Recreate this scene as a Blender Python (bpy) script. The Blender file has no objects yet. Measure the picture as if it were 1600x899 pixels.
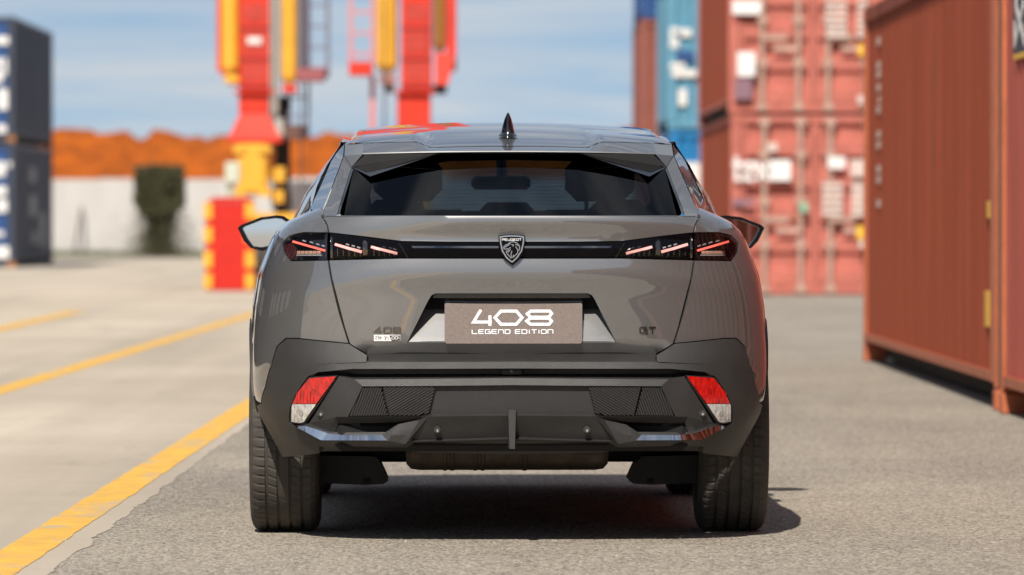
import bpy, bmesh, math, random
import numpy as np
from mathutils import Vector, Matrix, noise as mnoise
from mathutils.geometry import delaunay_2d_cdt

random.seed(7)
SC = bpy.context.scene
COL = SC.collection
R = math.radians

# ------------------------------------------------------------------ camera, sky, sun, exposure
FPX, HC = 9111.0, 1.107            # focal length in 1600-px pixels, eye height
cam = bpy.data.cameras.new("camera")
cam.sensor_width = 36.0
cam.lens = FPX * 36.0 / 1600.0
cam.clip_start, cam.clip_end = 0.5, 6000
camo = bpy.data.objects.new("camera", cam); COL.objects.link(camo)
camo.location = (0, 0, HC)
camo.rotation_euler = (R(90) - math.atan(108 / FPX), 0, -math.atan(40 / FPX))
cam.dof.use_dof = True
cam.dof.focus_distance = 20.3
cam.dof.aperture_fstop = 4.4
SC.camera = camo

SUN = Vector((-0.22, -1.06, 1.0)).normalized()      # towards the sun
elev = math.asin(SUN.z); azim = math.atan2(SUN.x, SUN.y)
world = bpy.data.worlds.new("World"); SC.world = world; world.use_nodes = True
nt = world.node_tree; nt.nodes.clear()
n_out = nt.nodes.new('ShaderNodeOutputWorld'); n_bg = nt.nodes.new('ShaderNodeBackground')
n_sky = nt.nodes.new('ShaderNodeTexSky'); n_sky.sky_type = 'NISHITA'
n_sky.sun_disc = False; n_sky.sun_elevation = elev; n_sky.sun_rotation = azim
n_sky.air_density = 1.0; n_sky.dust_density = 0.3; n_sky.ozone_density = 2.0
n_tc = nt.nodes.new('ShaderNodeTexCoord')
n_add = nt.nodes.new('ShaderNodeVectorMath'); n_add.operation = 'ADD'; n_add.inputs[1].default_value = (0, 0, 0.13)
nt.links.new(n_tc.outputs['Generated'], n_add.inputs[0])
nt.links.new(n_add.outputs[0], n_sky.inputs['Vector'])
# thin streaky cirrus all over the dome
n_map = nt.nodes.new('ShaderNodeMapping'); n_map.inputs['Scale'].default_value = (9, 9, 95)
nt.links.new(n_tc.outputs['Generated'], n_map.inputs['Vector'])
n_ns = nt.nodes.new('ShaderNodeTexNoise'); n_ns.inputs['Scale'].default_value = 1.6; n_ns.inputs['Detail'].default_value = 6
n_ns.inputs['Distortion'].default_value = 0.6
nt.links.new(n_map.outputs[0], n_ns.inputs['Vector'])
n_rmp = nt.nodes.new('ShaderNodeMapRange'); n_rmp.inputs['From Min'].default_value = 0.40; n_rmp.inputs['From Max'].default_value = 0.70
n_rmp.inputs['To Min'].default_value = 0.08; n_rmp.inputs['To Max'].default_value = 0.88
nt.links.new(n_ns.outputs['Fac'], n_rmp.inputs['Value'])
n_mix = nt.nodes.new('ShaderNodeMix'); n_mix.data_type = 'RGBA'
nt.links.new(n_rmp.outputs[0], n_mix.inputs['Factor'])
nt.links.new(n_sky.outputs[0], n_mix.inputs['A']); n_mix.inputs['B'].default_value = (6.9, 7.2, 7.5, 1)
nt.links.new(n_mix.outputs['Result'], n_bg.inputs['Color'])
n_bg.inputs['Strength'].default_value = 0.078
nt.links.new(n_bg.outputs[0], n_out.inputs[0])
sl = bpy.data.lights.new("sun", 'SUN'); sl.energy = 4.7; sl.angle = R(0.53); sl.color = (1.0, 0.93, 0.83)
so = bpy.data.objects.new("sun", sl); COL.objects.link(so)
so.rotation_euler = SUN.to_track_quat('Z', 'Y').to_euler(); so.location = SUN * 60
vs = SC.view_settings; vs.view_transform = 'Standard'; vs.look = 'None'; vs.gamma = 1; vs.exposure = 0.25
vs.use_curve_mapping = False
SC.cycles.use_denoising = True
SC.cycles.max_bounces = 8; SC.cycles.transparent_max_bounces = 12
SC.cycles.caustics_reflective = False; SC.cycles.caustics_refractive = False
SC.cycles.sample_clamp_indirect = 6.0

# ------------------------------------------------------------------ helpers
def W_(px, py, Y):
    """place something of known distance where it is seen in the photograph"""
    return Vector(((px - 760) / FPX * Y, Y, HC - (py - 342) / FPX * Y))

def node(t, ty, **kw):
    n = t.nodes.new(ty)
    for k, v in kw.items(): setattr(n, k, v)
    return n

MATS = {}
def mat(name, col, rough=0.5, metal=0.0, coat=0.0, coat_rough=0.03, coat_ior=1.5, var=0.0, vscale=3.0, vstretch=(1, 1, 1), dark=None,
        bump=0.0, bscale=200.0, spec=0.5, emit=None, estr=0.0, trans=0.0, flake=0.0, rust=None, rust_amt=0.0):
    if name in MATS: return MATS[name]
    m = bpy.data.materials.new(name); m.use_nodes = True
    t = m.node_tree; b = t.nodes['Principled BSDF']
    b.inputs['Roughness'].default_value = rough; b.inputs['Metallic'].default_value = metal
    b.inputs['Coat Weight'].default_value = coat; b.inputs['Coat Roughness'].default_value = coat_rough
    b.inputs['Specular IOR Level'].default_value = spec; b.inputs['Coat IOR'].default_value = coat_ior
    b.inputs['Transmission Weight'].default_value = trans
    tc = node(t, 'ShaderNodeTexCoord'); mp = node(t, 'ShaderNodeMapping')
    mp.inputs['Scale'].default_value = vstretch
    t.links.new(tc.outputs['Object'], mp.inputs['Vector'])
    src = None
    c4 = (*col, 1)
    if var > 0:
        ns = node(t, 'ShaderNodeTexNoise'); ns.inputs['Scale'].default_value = vscale; ns.inputs['Detail'].default_value = 7
        ns.inputs['Roughness'].default_value = 0.62
        t.links.new(mp.outputs[0], ns.inputs['Vector'])
        mr = node(t, 'ShaderNodeMapRange'); mr.inputs['From Min'].default_value = 0.3; mr.inputs['From Max'].default_value = 0.72
        t.links.new(ns.outputs['Fac'], mr.inputs['Value'])
        mx = node(t, 'ShaderNodeMix', data_type='RGBA'); t.links.new(mr.outputs[0], mx.inputs['Factor'])
        d = dark if dark else tuple(c * (1 - var) for c in col)
        mx.inputs['A'].default_value = (*d, 1); mx.inputs['B'].default_value = tuple(min(1, c * (1 + var * .35)) for c in col) + (1,)
        src = mx.outputs['Result']
        rr = node(t, 'ShaderNodeMapRange'); rr.inputs['To Min'].default_value = min(1, rough * 1.2); rr.inputs['To Max'].default_value = rough * .85
        t.links.new(ns.outputs['Fac'], rr.inputs['Value']); t.links.new(rr.outputs[0], b.inputs['Roughness'])
    if rust:
        ns2 = node(t, 'ShaderNodeTexNoise'); ns2.inputs['Scale'].default_value = 2.3; ns2.inputs['Detail'].default_value = 9
        ns2.inputs['Roughness'].default_value = 0.7
        t.links.new(mp.outputs[0], ns2.inputs['Vector'])
        mr2 = node(t, 'ShaderNodeMapRange'); mr2.inputs['From Min'].default_value = 0.66 - rust_amt; mr2.inputs['From Max'].default_value = 0.72 - rust_amt * .6
        t.links.new(ns2.outputs['Fac'], mr2.inputs['Value'])
        mx2 = node(t, 'ShaderNodeMix', data_type='RGBA'); t.links.new(mr2.outputs[0], mx2.inputs['Factor'])
        if src: t.links.new(src, mx2.inputs['A'])
        else: mx2.inputs['A'].default_value = c4
        mx2.inputs['B'].default_value = (*rust, 1); src = mx2.outputs['Result']
    if flake > 0:
        vo = node(t, 'ShaderNodeTexVoronoi'); vo.inputs['Scale'].default_value = 900
        t.links.new(tc.outputs['Object'], vo.inputs['Vector'])
        sep = node(t, 'ShaderNodeSeparateColor'); t.links.new(vo.outputs['Color'], sep.inputs[0])
        mr3 = node(t, 'ShaderNodeMapRange'); mr3.inputs['To Min'].default_value = 1 - flake; mr3.inputs['To Max'].default_value = 1 + flake
        t.links.new(sep.outputs[0], mr3.inputs['Value'])
        mm = node(t, 'ShaderNodeVectorMath', operation='SCALE')
        if src: t.links.new(src, mm.inputs[0])
        else: mm.inputs[0].default_value = col
        t.links.new(mr3.outputs[0], mm.inputs['Scale']); src = mm.outputs[0]
    if src: t.links.new(src, b.inputs['Base Color'])
    else: b.inputs['Base Color'].default_value = c4
    if bump > 0:
        nb = node(t, 'ShaderNodeTexNoise'); nb.inputs['Scale'].default_value = bscale; nb.inputs['Detail'].default_value = 3
        t.links.new(tc.outputs['Object'], nb.inputs['Vector'])
        bp = node(t, 'ShaderNodeBump'); bp.inputs['Strength'].default_value = bump; bp.inputs['Distance'].default_value = 0.002
        t.links.new(nb.outputs['Fac'], bp.inputs['Height']); t.links.new(bp.outputs[0], b.inputs['Normal'])
    if emit:
        b.inputs['Emission Color'].default_value = (*emit, 1); b.inputs['Emission Strength'].default_value = estr
    MATS[name] = m
    return m

def glass_mat(name, tint, ior=1.5, rough=0.0):
    m = bpy.data.materials.new(name); m.use_nodes = True; t = m.node_tree; t.nodes.clear()
    o = node(t, 'ShaderNodeOutputMaterial'); mx = node(t, 'ShaderNodeMixShader')
    tr = node(t, 'ShaderNodeBsdfTransparent'); tr.inputs[0].default_value = (*tint, 1)
    gl = node(t, 'ShaderNodeBsdfGlossy'); gl.inputs['Roughness'].default_value = rough
    fr = node(t, 'ShaderNodeFresnel'); fr.inputs['IOR'].default_value = ior
    t.links.new(fr.outputs[0], mx.inputs[0]); t.links.new(tr.outputs[0], mx.inputs[1]); t.links.new(gl.outputs[0], mx.inputs[2])
    t.links.new(mx.outputs[0], o.inputs[0])
    MATS[name] = m; return m

def mk(name, verts, faces, m, parent=None, angle=None, loc=None):
    me = bpy.data.meshes.new(name)
    me.from_pydata([tuple(v) for v in verts], [], [tuple(f) for f in faces])
    me.validate(clean_customdata=False); me.update()
    if m: me.materials.append(m)
    if angle is not None:
        me.shade_smooth(); me.set_sharp_from_angle(angle=R(angle))
    o = bpy.data.objects.new(name, me); COL.objects.link(o)
    if parent: o.parent = parent
    if loc is not None: o.location = loc
    return o

def from_bm(name, bm, m, parent=None, angle=None, loc=None):
    me = bpy.data.meshes.new(name); bm.to_mesh(me); bm.free()
    if m: me.materials.append(m)
    if angle is not None:
        me.shade_smooth(); me.set_sharp_from_angle(angle=R(angle))
    o = bpy.data.objects.new(name, me); COL.objects.link(o)
    if parent: o.parent = parent
    if loc is not None: o.location = loc
    return o

def thing(name, label, cat, loc=(0, 0, 0), rz=0, group=None):
    o = bpy.data.objects.new(name, None); COL.objects.link(o); o.location = loc; o.rotation_euler = (0, 0, rz)
    o['label'] = label; o['category'] = cat
    if group: o['group'] = group
    return o

def struct(o, kind='structure', label=None, cat=None):
    o['kind'] = kind
    if label: o['label'] = label
    if cat: o['category'] = cat
    return o

def box(bm, x0, x1, y0, y1, z0, z1, bev=0.0):
    vs_ = [bm.verts.new(p) for p in ((x0, y0, z0), (x1, y0, z0), (x1, y1, z0), (x0, y1, z0), (x0, y0, z1), (x1, y0, z1), (x1, y1, z1), (x0, y1, z1))]
    fs = [bm.faces.new([vs_[i] for i in f]) for f in ((3, 2, 1, 0), (4, 5, 6, 7), (0, 1, 5, 4), (1, 2, 6, 5), (2, 3, 7, 6), (3, 0, 4, 7))]
    if bev > 0:
        es = list({e for f in fs for e in f.edges})
        bmesh.ops.bevel(bm, geom=es, offset=bev, segments=1, affect='EDGES')

def boxo(name, b, m, parent=None, bev=0.0):
    bm = bmesh.new(); box(bm, *b, bev=bev)
    return from_bm(name, bm, m, parent)

def cyl(bm, p0, p1, r, seg=12, r1=None, caps=True):
    p0, p1 = Vector(p0), Vector(p1); d = (p1 - p0).normalized()
    a = d.orthogonal().normalized(); b = d.cross(a); r1 = r if r1 is None else r1
    A = [bm.verts.new(p0 + (a * math.cos(2 * math.pi * i / seg) + b * math.sin(2 * math.pi * i / seg)) * r) for i in range(seg)]
    B = [bm.verts.new(p1 + (a * math.cos(2 * math.pi * i / seg) + b * math.sin(2 * math.pi * i / seg)) * r1) for i in range(seg)]
    for i in range(seg): bm.faces.new((A[i], A[(i + 1) % seg], B[(i + 1) % seg], B[i]))
    if caps: bm.faces.new(A[::-1]); bm.faces.new(B)

def cylo(name, p0, p1, r, m, parent=None, seg=12, r1=None):
    bm = bmesh.new(); cyl(bm, p0, p1, r, seg, r1)
    return from_bm(name, bm, m, parent, angle=40)

def lathe(profile, seg, axis='x'):
    """profile: list of (a along axis, r); closed around the axis"""
    v, f = [], []
    n = len(profile)
    for i in range(seg):
        th = 2 * math.pi * i / seg
        for (a, r) in profile: v.append((a, r * math.cos(th), r * math.sin(th)))
    for i in range(seg):
        j = (i + 1) % seg
        for k in range(n - 1): f.append((i * n + k, i * n + k + 1, j * n + k + 1, j * n + k))
    return v, f

def prism2d(poly, mp, depth):
    """closed prism from a 2-D polygon; mp(u, v, d) -> 3-D"""
    n = len(poly)
    v = [mp(u, w, 0.0) for u, w in poly] + [mp(u, w, depth) for u, w in poly]
    f = [tuple(range(n))[::-1], tuple(range(n, 2 * n))]
    for i in range(n): f.append((i, (i + 1) % n, n + (i + 1) % n, n + i))
    return v, f

def stroke(pts, w, closed=False):
    """mitred ribbon round a polyline -> list of quads (2-D)"""
    P_ = [np.array(p, float) for p in pts]; n = len(P_)
    L, Rr = [], []
    for i in range(n):
        a = P_[i - 1] if (i > 0 or closed) else None
        c = P_[(i + 1) % n] if (i < n - 1 or closed) else None
        d1 = (P_[i] - a) if a is not None else None; d2 = (c - P_[i]) if c is not None else None
        if d1 is None: d1 = d2
        if d2 is None: d2 = d1
        d1 = d1 / (np.linalg.norm(d1) + 1e-12); d2 = d2 / (np.linalg.norm(d2) + 1e-12)
        n1 = np.array([-d1[1], d1[0]]); n2 = np.array([-d2[1], d2[0]])
        m_ = n1 + n2; nm = np.linalg.norm(m_)
        m_ = n1 if nm < 1e-6 else m_ / nm
        k = min(1.0 / max(0.35, float(np.dot(m_, n1))), 2.0)
        L.append(P_[i] + m_ * w / 2 * k); Rr.append(P_[i] - m_ * w / 2 * k)
    q = []
    rng = range(n if closed else n - 1)
    for i in rng:
        j = (i + 1) % n
        q.append((L[i], L[j], Rr[j], Rr[i]))
    return q

def strokes_mesh(polys, w, mp, depth):
    """polys: list of (points, closed). Raised strokes."""
    V, Fc = [], []
    for k, (pts, cl) in enumerate(polys):
        for q in stroke(pts, w, cl):
            b = len(V); dd = depth + k * 0.00008
            for p in q: V.append(mp(p[0], p[1], 0.0))
            for p in q: V.append(mp(p[0], p[1], dd))
            Fc += [(b + 4, b + 5, b + 6, b + 7), (b, b + 4, b + 7, b + 3), (b + 1, b + 2, b + 6, b + 5), (b, b + 1, b + 5, b + 4), (b + 3, b + 7, b + 6, b + 2)]
    return V, Fc

GL = {  # wide technical lettering, unit box, v up
 'L': [([(0, 1), (0, 0), (1, 0)], 0)], 'E': [([(1, 1), (.1, 1), (0, .9), (0, .1), (.1, 0), (1, 0)], 0), ([(0.05, .5), (.9, .5)], 0)],
 'G': [([(1, 1), (.12, 1), (0, .85), (0, .15), (.12, 0), (1, 0), (1, .48), (.5, .48)], 0)],
 'N': [([(0, 0), (0, 1), (.85, 1), (1, .85), (1, 0)], 0)], 'D': [([(0, 0), (0, 1), (.82, 1), (1, .8), (1, .2), (.82, 0)], 1)],
 'I': [([(.5, 1), (.5, 0)], 0)], 'T': [([(0, 1), (1, 1)], 0), ([(.5, .95), (.5, 0)], 0)],
 'O': [([(.15, 0), (0, .15), (0, .85), (.15, 1), (.85, 1), (1, .85), (1, .15), (.85, 0)], 1)],
 'P': [([(0, 0), (0, 1), (1, 1), (1, .42), (.05, .42)], 0)], 'U': [([(0, 1), (0, .1), (.1, 0), (.9, 0), (1, .1), (1, 1)], 0)],
 '0': [([(.15, 0), (0, .15), (0, .85), (.15, 1), (.85, 1), (1, .85), (1, .15), (.85, 0)], 1)],
 '1': [([(.25, .8), (.6, 1), (.6, 0)], 0)], '4': [([(.68, 0), (.68, .98), (0, .25), (1, .25)], 0)],
 '8': [([(.1, .5), (0, .62), (0, .9), (.1, 1), (.9, 1), (1, .9), (1, .62), (.9, .5)], 1), ([(.08, .46), (0, .38), (0, .1), (.1, 0), (.9, 0), (1, .1), (1, .38), (.92, .46)], 0)],
 'X': [([(0, 1), (1, 0)], 0), ([(1, 1), (0, 0)], 0)],
}
def lettering(text, u0, u1, v0, v1, gap=0.3, narrow=('I', '1'), slant=0.0):
    ws = [0.0 if c == ' ' else (0.3 if c in narrow else 1.0) for c in text]
    tot = sum(ws) + gap * (len(text) - 1) + 0.4 * text.count(' ')
    k = (u1 - u0) / tot; u = u0; out = []
    for c, w in zip(text, ws):
        if c == ' ':
            u += (0.4 + gap) * k; continue
        for pts, cl in GL[c]:
            out.append(([(u + p[0] * w * k + slant * p[1] * (v1 - v0), v0 + p[1] * (v1 - v0)) for p in pts], bool(cl)))
        u += (w + gap) * k
    return out

# ------------------------------------------------------------------ materials
m_paint = mat('grey_metallic_paint', (0.142, 0.140, 0.139), rough=0.42, metal=0.5, coat=1.0, coat_rough=0.0, coat_ior=2.15, flake=0.10)
m_plastic = mat('grained_black_plastic', (0.028, 0.027, 0.0265), rough=0.48, var=0.22, vscale=9, flake=.35, bump=0.40, bscale=700)
m_plastic_dk = mat('matt_black_plastic', (0.012, 0.012, 0.012), rough=0.65, var=0.2, vscale=9)
m_gloss_blk = mat('piano_black', (0.004, 0.004, 0.005), rough=0.08, coat=1.0, coat_rough=0.0)
m_liner = mat('black_underbody', (0.0035, 0.0035, 0.0038), rough=0.9, var=0.2)
m_chrome = mat('bright_chrome', (0.62, 0.63, 0.66), rough=0.05, metal=1.0)
m_dkchrome = mat('dark_chrome', (0.20, 0.19, 0.18), rough=0.14, metal=1.0)
m_white_print = mat('white_print', (0.86, 0.86, 0.86), rough=0.3)
m_silver_print = mat('silver_print', (0.88, 0.89, 0.9), rough=0.25, metal=0.3)
m_plate = mat('bronze_plate', (0.150, 0.116, 0.102), rough=0.5, metal=0.2, spec=.3, var=0.22, vscale=140, coat=0.15)
m_rubber = mat('tyre_rubber', (0.062, 0.054, 0.045), rough=0.78, var=0.35, vscale=12, dark=(0.036, 0.033, 0.029), bump=0.25, bscale=300)
m_rim = mat('dark_alloy', (0.16, 0.16, 0.17), rough=0.3, metal=1.0)
m_rusty = mat('exhaust_steel', (0.060, 0.047, 0.038), rough=0.5, metal=0.7, var=0.5, vscale=14)
m_reflect_red = mat('red_reflector', (0.62, 0.008, 0.006), rough=0.15, coat=1.0, var=.6, vscale=55, vstretch=(1.6, 1, .7), dark=(.22, .002, .002), bump=0.5, bscale=160)
m_reflect_wht = mat('clear_reflector', (0.60, 0.58, 0.55), rough=0.15, coat=1.0, var=.6, vscale=50, vstretch=(1.6, 1, .7), dark=(.26, .25, .24), bump=0.7, bscale=160)
m_led = mat('lit_red_light_bar', (0.6, 0.3, 0.28), rough=0.4, emit=(1.0, 0.46, 0.41), estr=0.66)
m_led_hot = mat('lit_red_claw', (0.6, 0.1, 0.08), rough=0.4, emit=(1.0, 0.14, 0.10), estr=1.0)
m_amber = mat('amber_cells', (0.52, 0.30, 0.22), rough=0.25, coat=1.0, var=0.3, vscale=60)
m_cell = mat('silver_cells', (0.75, 0.75, 0.72), rough=0.2, metal=0.7)
m_seat = mat('dark_upholstery', (0.022, 0.022, 0.025), rough=0.8, var=0.3, vscale=8)
m_headlining = mat('headlining', (0.20, 0.17, 0.15), rough=0.9, var=0.1)
m_wire = mat('defroster_wire', (0.10, 0.045, 0.03), rough=0.5)
m_mirror = mat('mirror_glass', (0.78, 0.80, 0.82), rough=0.01, metal=1.0)
g_rear = glass_mat('privacy_glass', (0.052, 0.075, 0.108), ior=1.27)
g_wind = glass_mat('windscreen_glass', (0.62, 0.74, 0.74), ior=1.5)
g_lens = glass_mat('lamp_lens', (0.90, 0.88, 0.88), ior=1.22)

# ------------------------------------------------------------------ ground
def ground_material(name, kind):
    m = bpy.data.materials.new(name); m.use_nodes = True; t = m.node_tree; b = t.nodes['Principled BSDF']
    tc = node(t, 'ShaderNodeTexCoord')
    def noise_(scale, detail=6, rough=.6, stretch=None, dist=0.0):
        n = node(t, 'ShaderNodeTexNoise'); n.inputs['Scale'].default_value = scale; n.inputs['Detail'].default_value = detail
        n.inputs['Roughness'].default_value = rough; n.inputs['Distortion'].default_value = dist
        if stretch:
            mp = node(t, 'ShaderNodeMapping'); mp.inputs['Scale'].default_value = stretch
            t.links.new(tc.outputs['Object'], mp.inputs['Vector']); t.links.new(mp.outputs[0], n.inputs['Vector'])
        else: t.links.new(tc.outputs['Object'], n.inputs['Vector'])
        return n.outputs['Fac']
    def rng(s, a, b_, c=0., d=1.):
        r = node(t, 'ShaderNodeMapRange'); r.inputs['From Min'].default_value = a; r.inputs['From Max'].default_value = b_
        r.inputs['To Min'].default_value = c; r.inputs['To Max'].default_value = d; t.links.new(s, r.inputs['Value']); return r.outputs[0]
    def mixc(f, a, b_, mode='MIX'):
        x = node(t, 'ShaderNodeMix', data_type='RGBA'); x.blend_type = mode
        if isinstance(f, float): x.inputs['Factor'].default_value = f
        else: t.links.new(f, x.inputs['Factor'])
        for k, v in (('A', a), ('B', b_)):
            if isinstance(v, tuple): x.inputs[k].default_value = (*v, 1)
            else: t.links.new(v, x.inputs[k])
        return x.outputs['Result']
    vo = node(t, 'ShaderNodeTexVoronoi'); t.links.new(tc.outputs['Object'], vo.inputs['Vector'])
    bp = node(t, 'ShaderNodeBump')
    if kind == 'asphalt':
        big = noise_(0.35, 5); mid = noise_(3.5, 6, .7); tracks = noise_(1.0, 4, stretch=(1.2, .06, 1))
        c = mixc(rng(big, .35, .65), (0.312, 0.272, 0.220), (0.445, 0.386, 0.305))
        c = mixc(rng(tracks, .45, .7, 0, .45), c, (0.50, 0.430, 0.335))
        c = mixc(rng(mid, .5, .8, 0, .5), c, (0.195, 0.174, 0.150))
        stain = noise_(1.3, 5, .75, stretch=(1, .45, 1), dist=.8)
        c = mixc(rng(stain, .60, .72, 0, .45), c, (0.150, 0.134, 0.118))
        patch = noise_(.55, 2, .4, stretch=(1, .3, 1))
        c = mixc(rng(patch, .54, .56, 0, .16), c, (0.20, 0.18, 0.155))
        dust = noise_(.8, 6, .7, stretch=(1, .18, 1), dist=1.2)
        c = mixc(rng(dust, .52, .68, 0, .40), c, (0.56, 0.475, 0.36))
        fines = noise_(28, 5, .75)
        c = mixc(rng(fines, .50, .70, 0, .35), c, (0.165, 0.148, 0.130))
        ck = node(t, 'ShaderNodeTexVoronoi', feature='DISTANCE_TO_EDGE'); ck.inputs['Scale'].default_value = .33
        wv = node(t, 'ShaderNodeVectorMath', operation='ADD'); t.links.new(tc.outputs['Object'], wv.inputs[0])
        nz = node(t, 'ShaderNodeTexNoise'); nz.inputs['Scale'].default_value = 2.0; nz.inputs['Detail'].default_value = 5; t.links.new(tc.outputs['Object'], nz.inputs['Vector'])
        t.links.new(nz.outputs['Color'], wv.inputs[1]); t.links.new(wv.outputs[0], ck.inputs['Vector'])
        c = mixc(rng(ck.outputs['Distance'], .0, .006, .55, 0), c, (0.09, 0.08, 0.07))
        vo.inputs['Scale'].default_value = 95
        sp = node(t, 'ShaderNodeSeparateColor'); t.links.new(vo.outputs['Color'], sp.inputs[0])
        c = mixc(rng(sp.outputs[0], .50, .95, 0, .75), c, (0.66, 0.60, 0.52))
        c = mixc(rng(sp.outputs[1], .52, .95, 0, .85), c, (0.085, 0.076, 0.067))
        h = node(t, 'ShaderNodeMath', operation='SUBTRACT'); h.inputs[0].default_value = 1; t.links.new(vo.outputs['Distance'], h.inputs[1])
        t.links.new(h.outputs[0], bp.inputs['Height']); bp.inputs['Strength'].default_value = 0.9; bp.inputs['Distance'].default_value = 0.009
    else:
        big = noise_(0.22, 6); mid = noise_(2.2, 8, .7); tr = noise_(1.0, 5, stretch=(.9, .035, 1)); fine = noise_(70, 4, .7)
        c = mixc(rng(big, .35, .65), (0.50, 0.428, 0.335), (0.63, 0.545, 0.435))
        c = mixc(rng(tr, .48, .68, 0, .55), c, (0.35, 0.300, 0.238))
        c = mixc(rng(mid, .55, .8, 0, .45), c, (0.37, 0.325, 0.272))
        stain = noise_(.9, 6, .75, stretch=(1, .25, 1), dist=.8)
        path = noise_(1.0, 3, .5, stretch=(.55, .012, 1))
        c = mixc(rng(path, .50, .66, 0, .42), c, (0.33, 0.285, 0.232))
        c = mixc(rng(stain, .56, .70, 0, .5), c, (0.27, 0.235, 0.198))
        c = mixc(rng(fine, .45, .75, 0, .38), c, (0.34, 0.30, 0.255))
        t.links.new(fine, bp.inputs['Height']); bp.inputs['Strength'].default_value = 0.4; bp.inputs['Distance'].default_value = 0.004
    t.links.new(c, b.inputs['Base Color']); b.inputs['Roughness'].default_value = 0.9
    b.inputs['Specular IOR Level'].default_value = 0.25
    t.links.new(bp.outputs[0], b.inputs['Normal'])
    return m
m_asph = ground_material('yard_asphalt', 'asphalt')
m_conc = ground_material('lane_concrete', 'concrete')

def line_mat():
    m = mat('worn_yellow_line_paint', (0.78, 0.44, 0.055), rough=0.75, var=0.35, vscale=5, dark=(0.62, 0.36, 0.08), bump=.4, bscale=90,
            rust=(0.52, 0.40, 0.24), rust_amt=0.13, vstretch=(1.6, .7, 1))
    return m
m_line = line_mat()

def sheet(name, pts, z, m, kind='structure'):
    o = mk(name, [(x, y, z) for x, y in pts], [tuple(range(len(pts)))], m); o['kind'] = kind; return o
sheet('ground', [(-900, -400), (900, -400), (900, 3000), (-900, 3000)], 0.0, m_asph)
# concrete lanes left of the car, ragged edge where the asphalt laps on to it
rag = []
y = -60.0
while y < 160:
    st = 0.06 if 16 < y < 36 else 1.2
    xx = -1.362 + 0.0062 * (y - 18.1) + 0.022 * mnoise.noise((y * 1.9, 3.1, 0)) + 0.012 * mnoise.noise((y * 9.0, 1.1, 0))
    rag.append((xx, y)); y += st
def strip_mesh(name, left, right, z, m):
    n = len(left); v = [(x, y, z) for x, y in left] + [(x, y, z) for x, y in right]
    f = [(i, n + i, n + i + 1, i + 1) for i in range(n - 1)]
    return mk(name, v, f, m)
o = strip_mesh('concrete_lane', [(-70, yy) for _, yy in rag], rag, 0.0018, m_conc); o['kind'] = 'structure'

def yellow_line(X, y0, y1, w, slope, yref, label):
    n = int((y1 - y0) / 0.12); L, Rr = [], []
    for i in range(n + 1):
        yy = y0 + (y1 - y0) * i / n; c = X + slope * (yy - yref)
        L.append((c + 0.007 * mnoise.noise((yy * 3, X, 1)) + .004 * mnoise.noise((yy * 17, X, 5)), yy))
        Rr.append((c + w + 0.007 * mnoise.noise((yy * 3, X, 7)) + .004 * mnoise.noise((yy * 17, X, 9)), yy))
    o = strip_mesh('road_marking', L, Rr, 0.0036, m_line)
    o['label'] = label; o['category'] = 'road marking'; o['group'] = 'yellow lane lines'
    return o
yellow_line(-1.615, 2, 75, 0.165, 0.0093, 19.5, 'worn yellow lane line running past the left side of the car')
yellow_line(-3.20, 20, 84, 0.18, 0.0145, 38.3, 'middle yellow lane line on the concrete, second from the car')
yellow_line(-4.98, 40, 69.5, 0.22, 0.0, 59, 'short bright yellow line far left, farthest from the car')

# loose grit on the asphalt near the car
def grit():
    V, Fc = [], []
    rg = random.Random(3)
    for i in range(650):
        yy = rg.uniform(17.6, 23.5); x = rg.uniform(-1.5, 2.6)
        if i < 200: yy = rg.uniform(18.0, 20.6)
        s = rg.choice((.0022, .003, .003, .0045, .006)) * rg.uniform(.7, 1.3)
        b = len(V); a = rg.uniform(0, 6)
        for k in range(4):
            V.append((x + s * math.cos(a + k * 1.57) * rg.uniform(.7, 1.2), yy + s * math.sin(a + k * 1.57) * rg.uniform(.7, 1.2), 0.0005))
        V.append((x, yy, s * rg.uniform(.8, 1.3)))
        for k in range(4): Fc.append((b + k, b + (k + 1) % 4, b + 4))
    o = mk('loose_gravel', V, Fc, mat('pale_grit', (0.40, 0.36, 0.31), rough=.85, var=.5, vscale=40))
    o['kind'] = 'stuff'; o['label'] = 'loose pale grit scattered on the asphalt'
grit()

# ------------------------------------------------------------------ shipping containers
m_red_box = mat('red_oxide_container_paint', (0.285, 0.067, 0.034), rough=0.6, spec=.12, var=0.25, vscale=2.2, vstretch=(1, 1, .12), rust=(0.19, .062, .036), rust_amt=0.07)
m_red_box2 = mat('faded_red_container_paint', (0.37, 0.095, 0.073), rough=0.6, spec=.12, var=0.2, vscale=2.2, vstretch=(1, 1, .12), rust=(.25, .065, .045), rust_amt=.06)
m_orange_edge = mat('orange_post_lit_rail_paint', (0.50, 0.135, 0.055), rough=0.5, var=0.25, vscale=6)  # posts are orange; on bottom rails the colour paints in a sunlit edge
m_door_red = mat('coral_red_door_paint', (0.50, 0.155, 0.118), rough=0.55, spec=.2, var=0.25, vscale=3, rust=(.26, .09, .06), rust_amt=0.04)
m_dark_gap = mat('container_underframe', (0.030, 0.022, 0.018), rough=0.9, var=.3)
m_bar = mat('galvanised_locking_bar', (0.50, 0.32, 0.25), rough=0.5, metal=0.2, var=0.3, vscale=8)
m_blue_box = mat('blue_container_paint', (0.020, 0.075, 0.235), rough=0.5, var=0.25, vscale=2, vstretch=(1, 1, .2))
m_blue_shaded = mat('shaded_blue_container_paint', (0.035, 0.046, 0.075), rough=0.55, var=0.25, vscale=2, vstretch=(1, 1, .2))  # blue darkened to navy: shade of the sides put into the paint
m_ltblue = mat('light_blue_container_paint', (0.115, 0.31, 0.44), rough=0.5, var=0.2, vscale=2)
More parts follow.
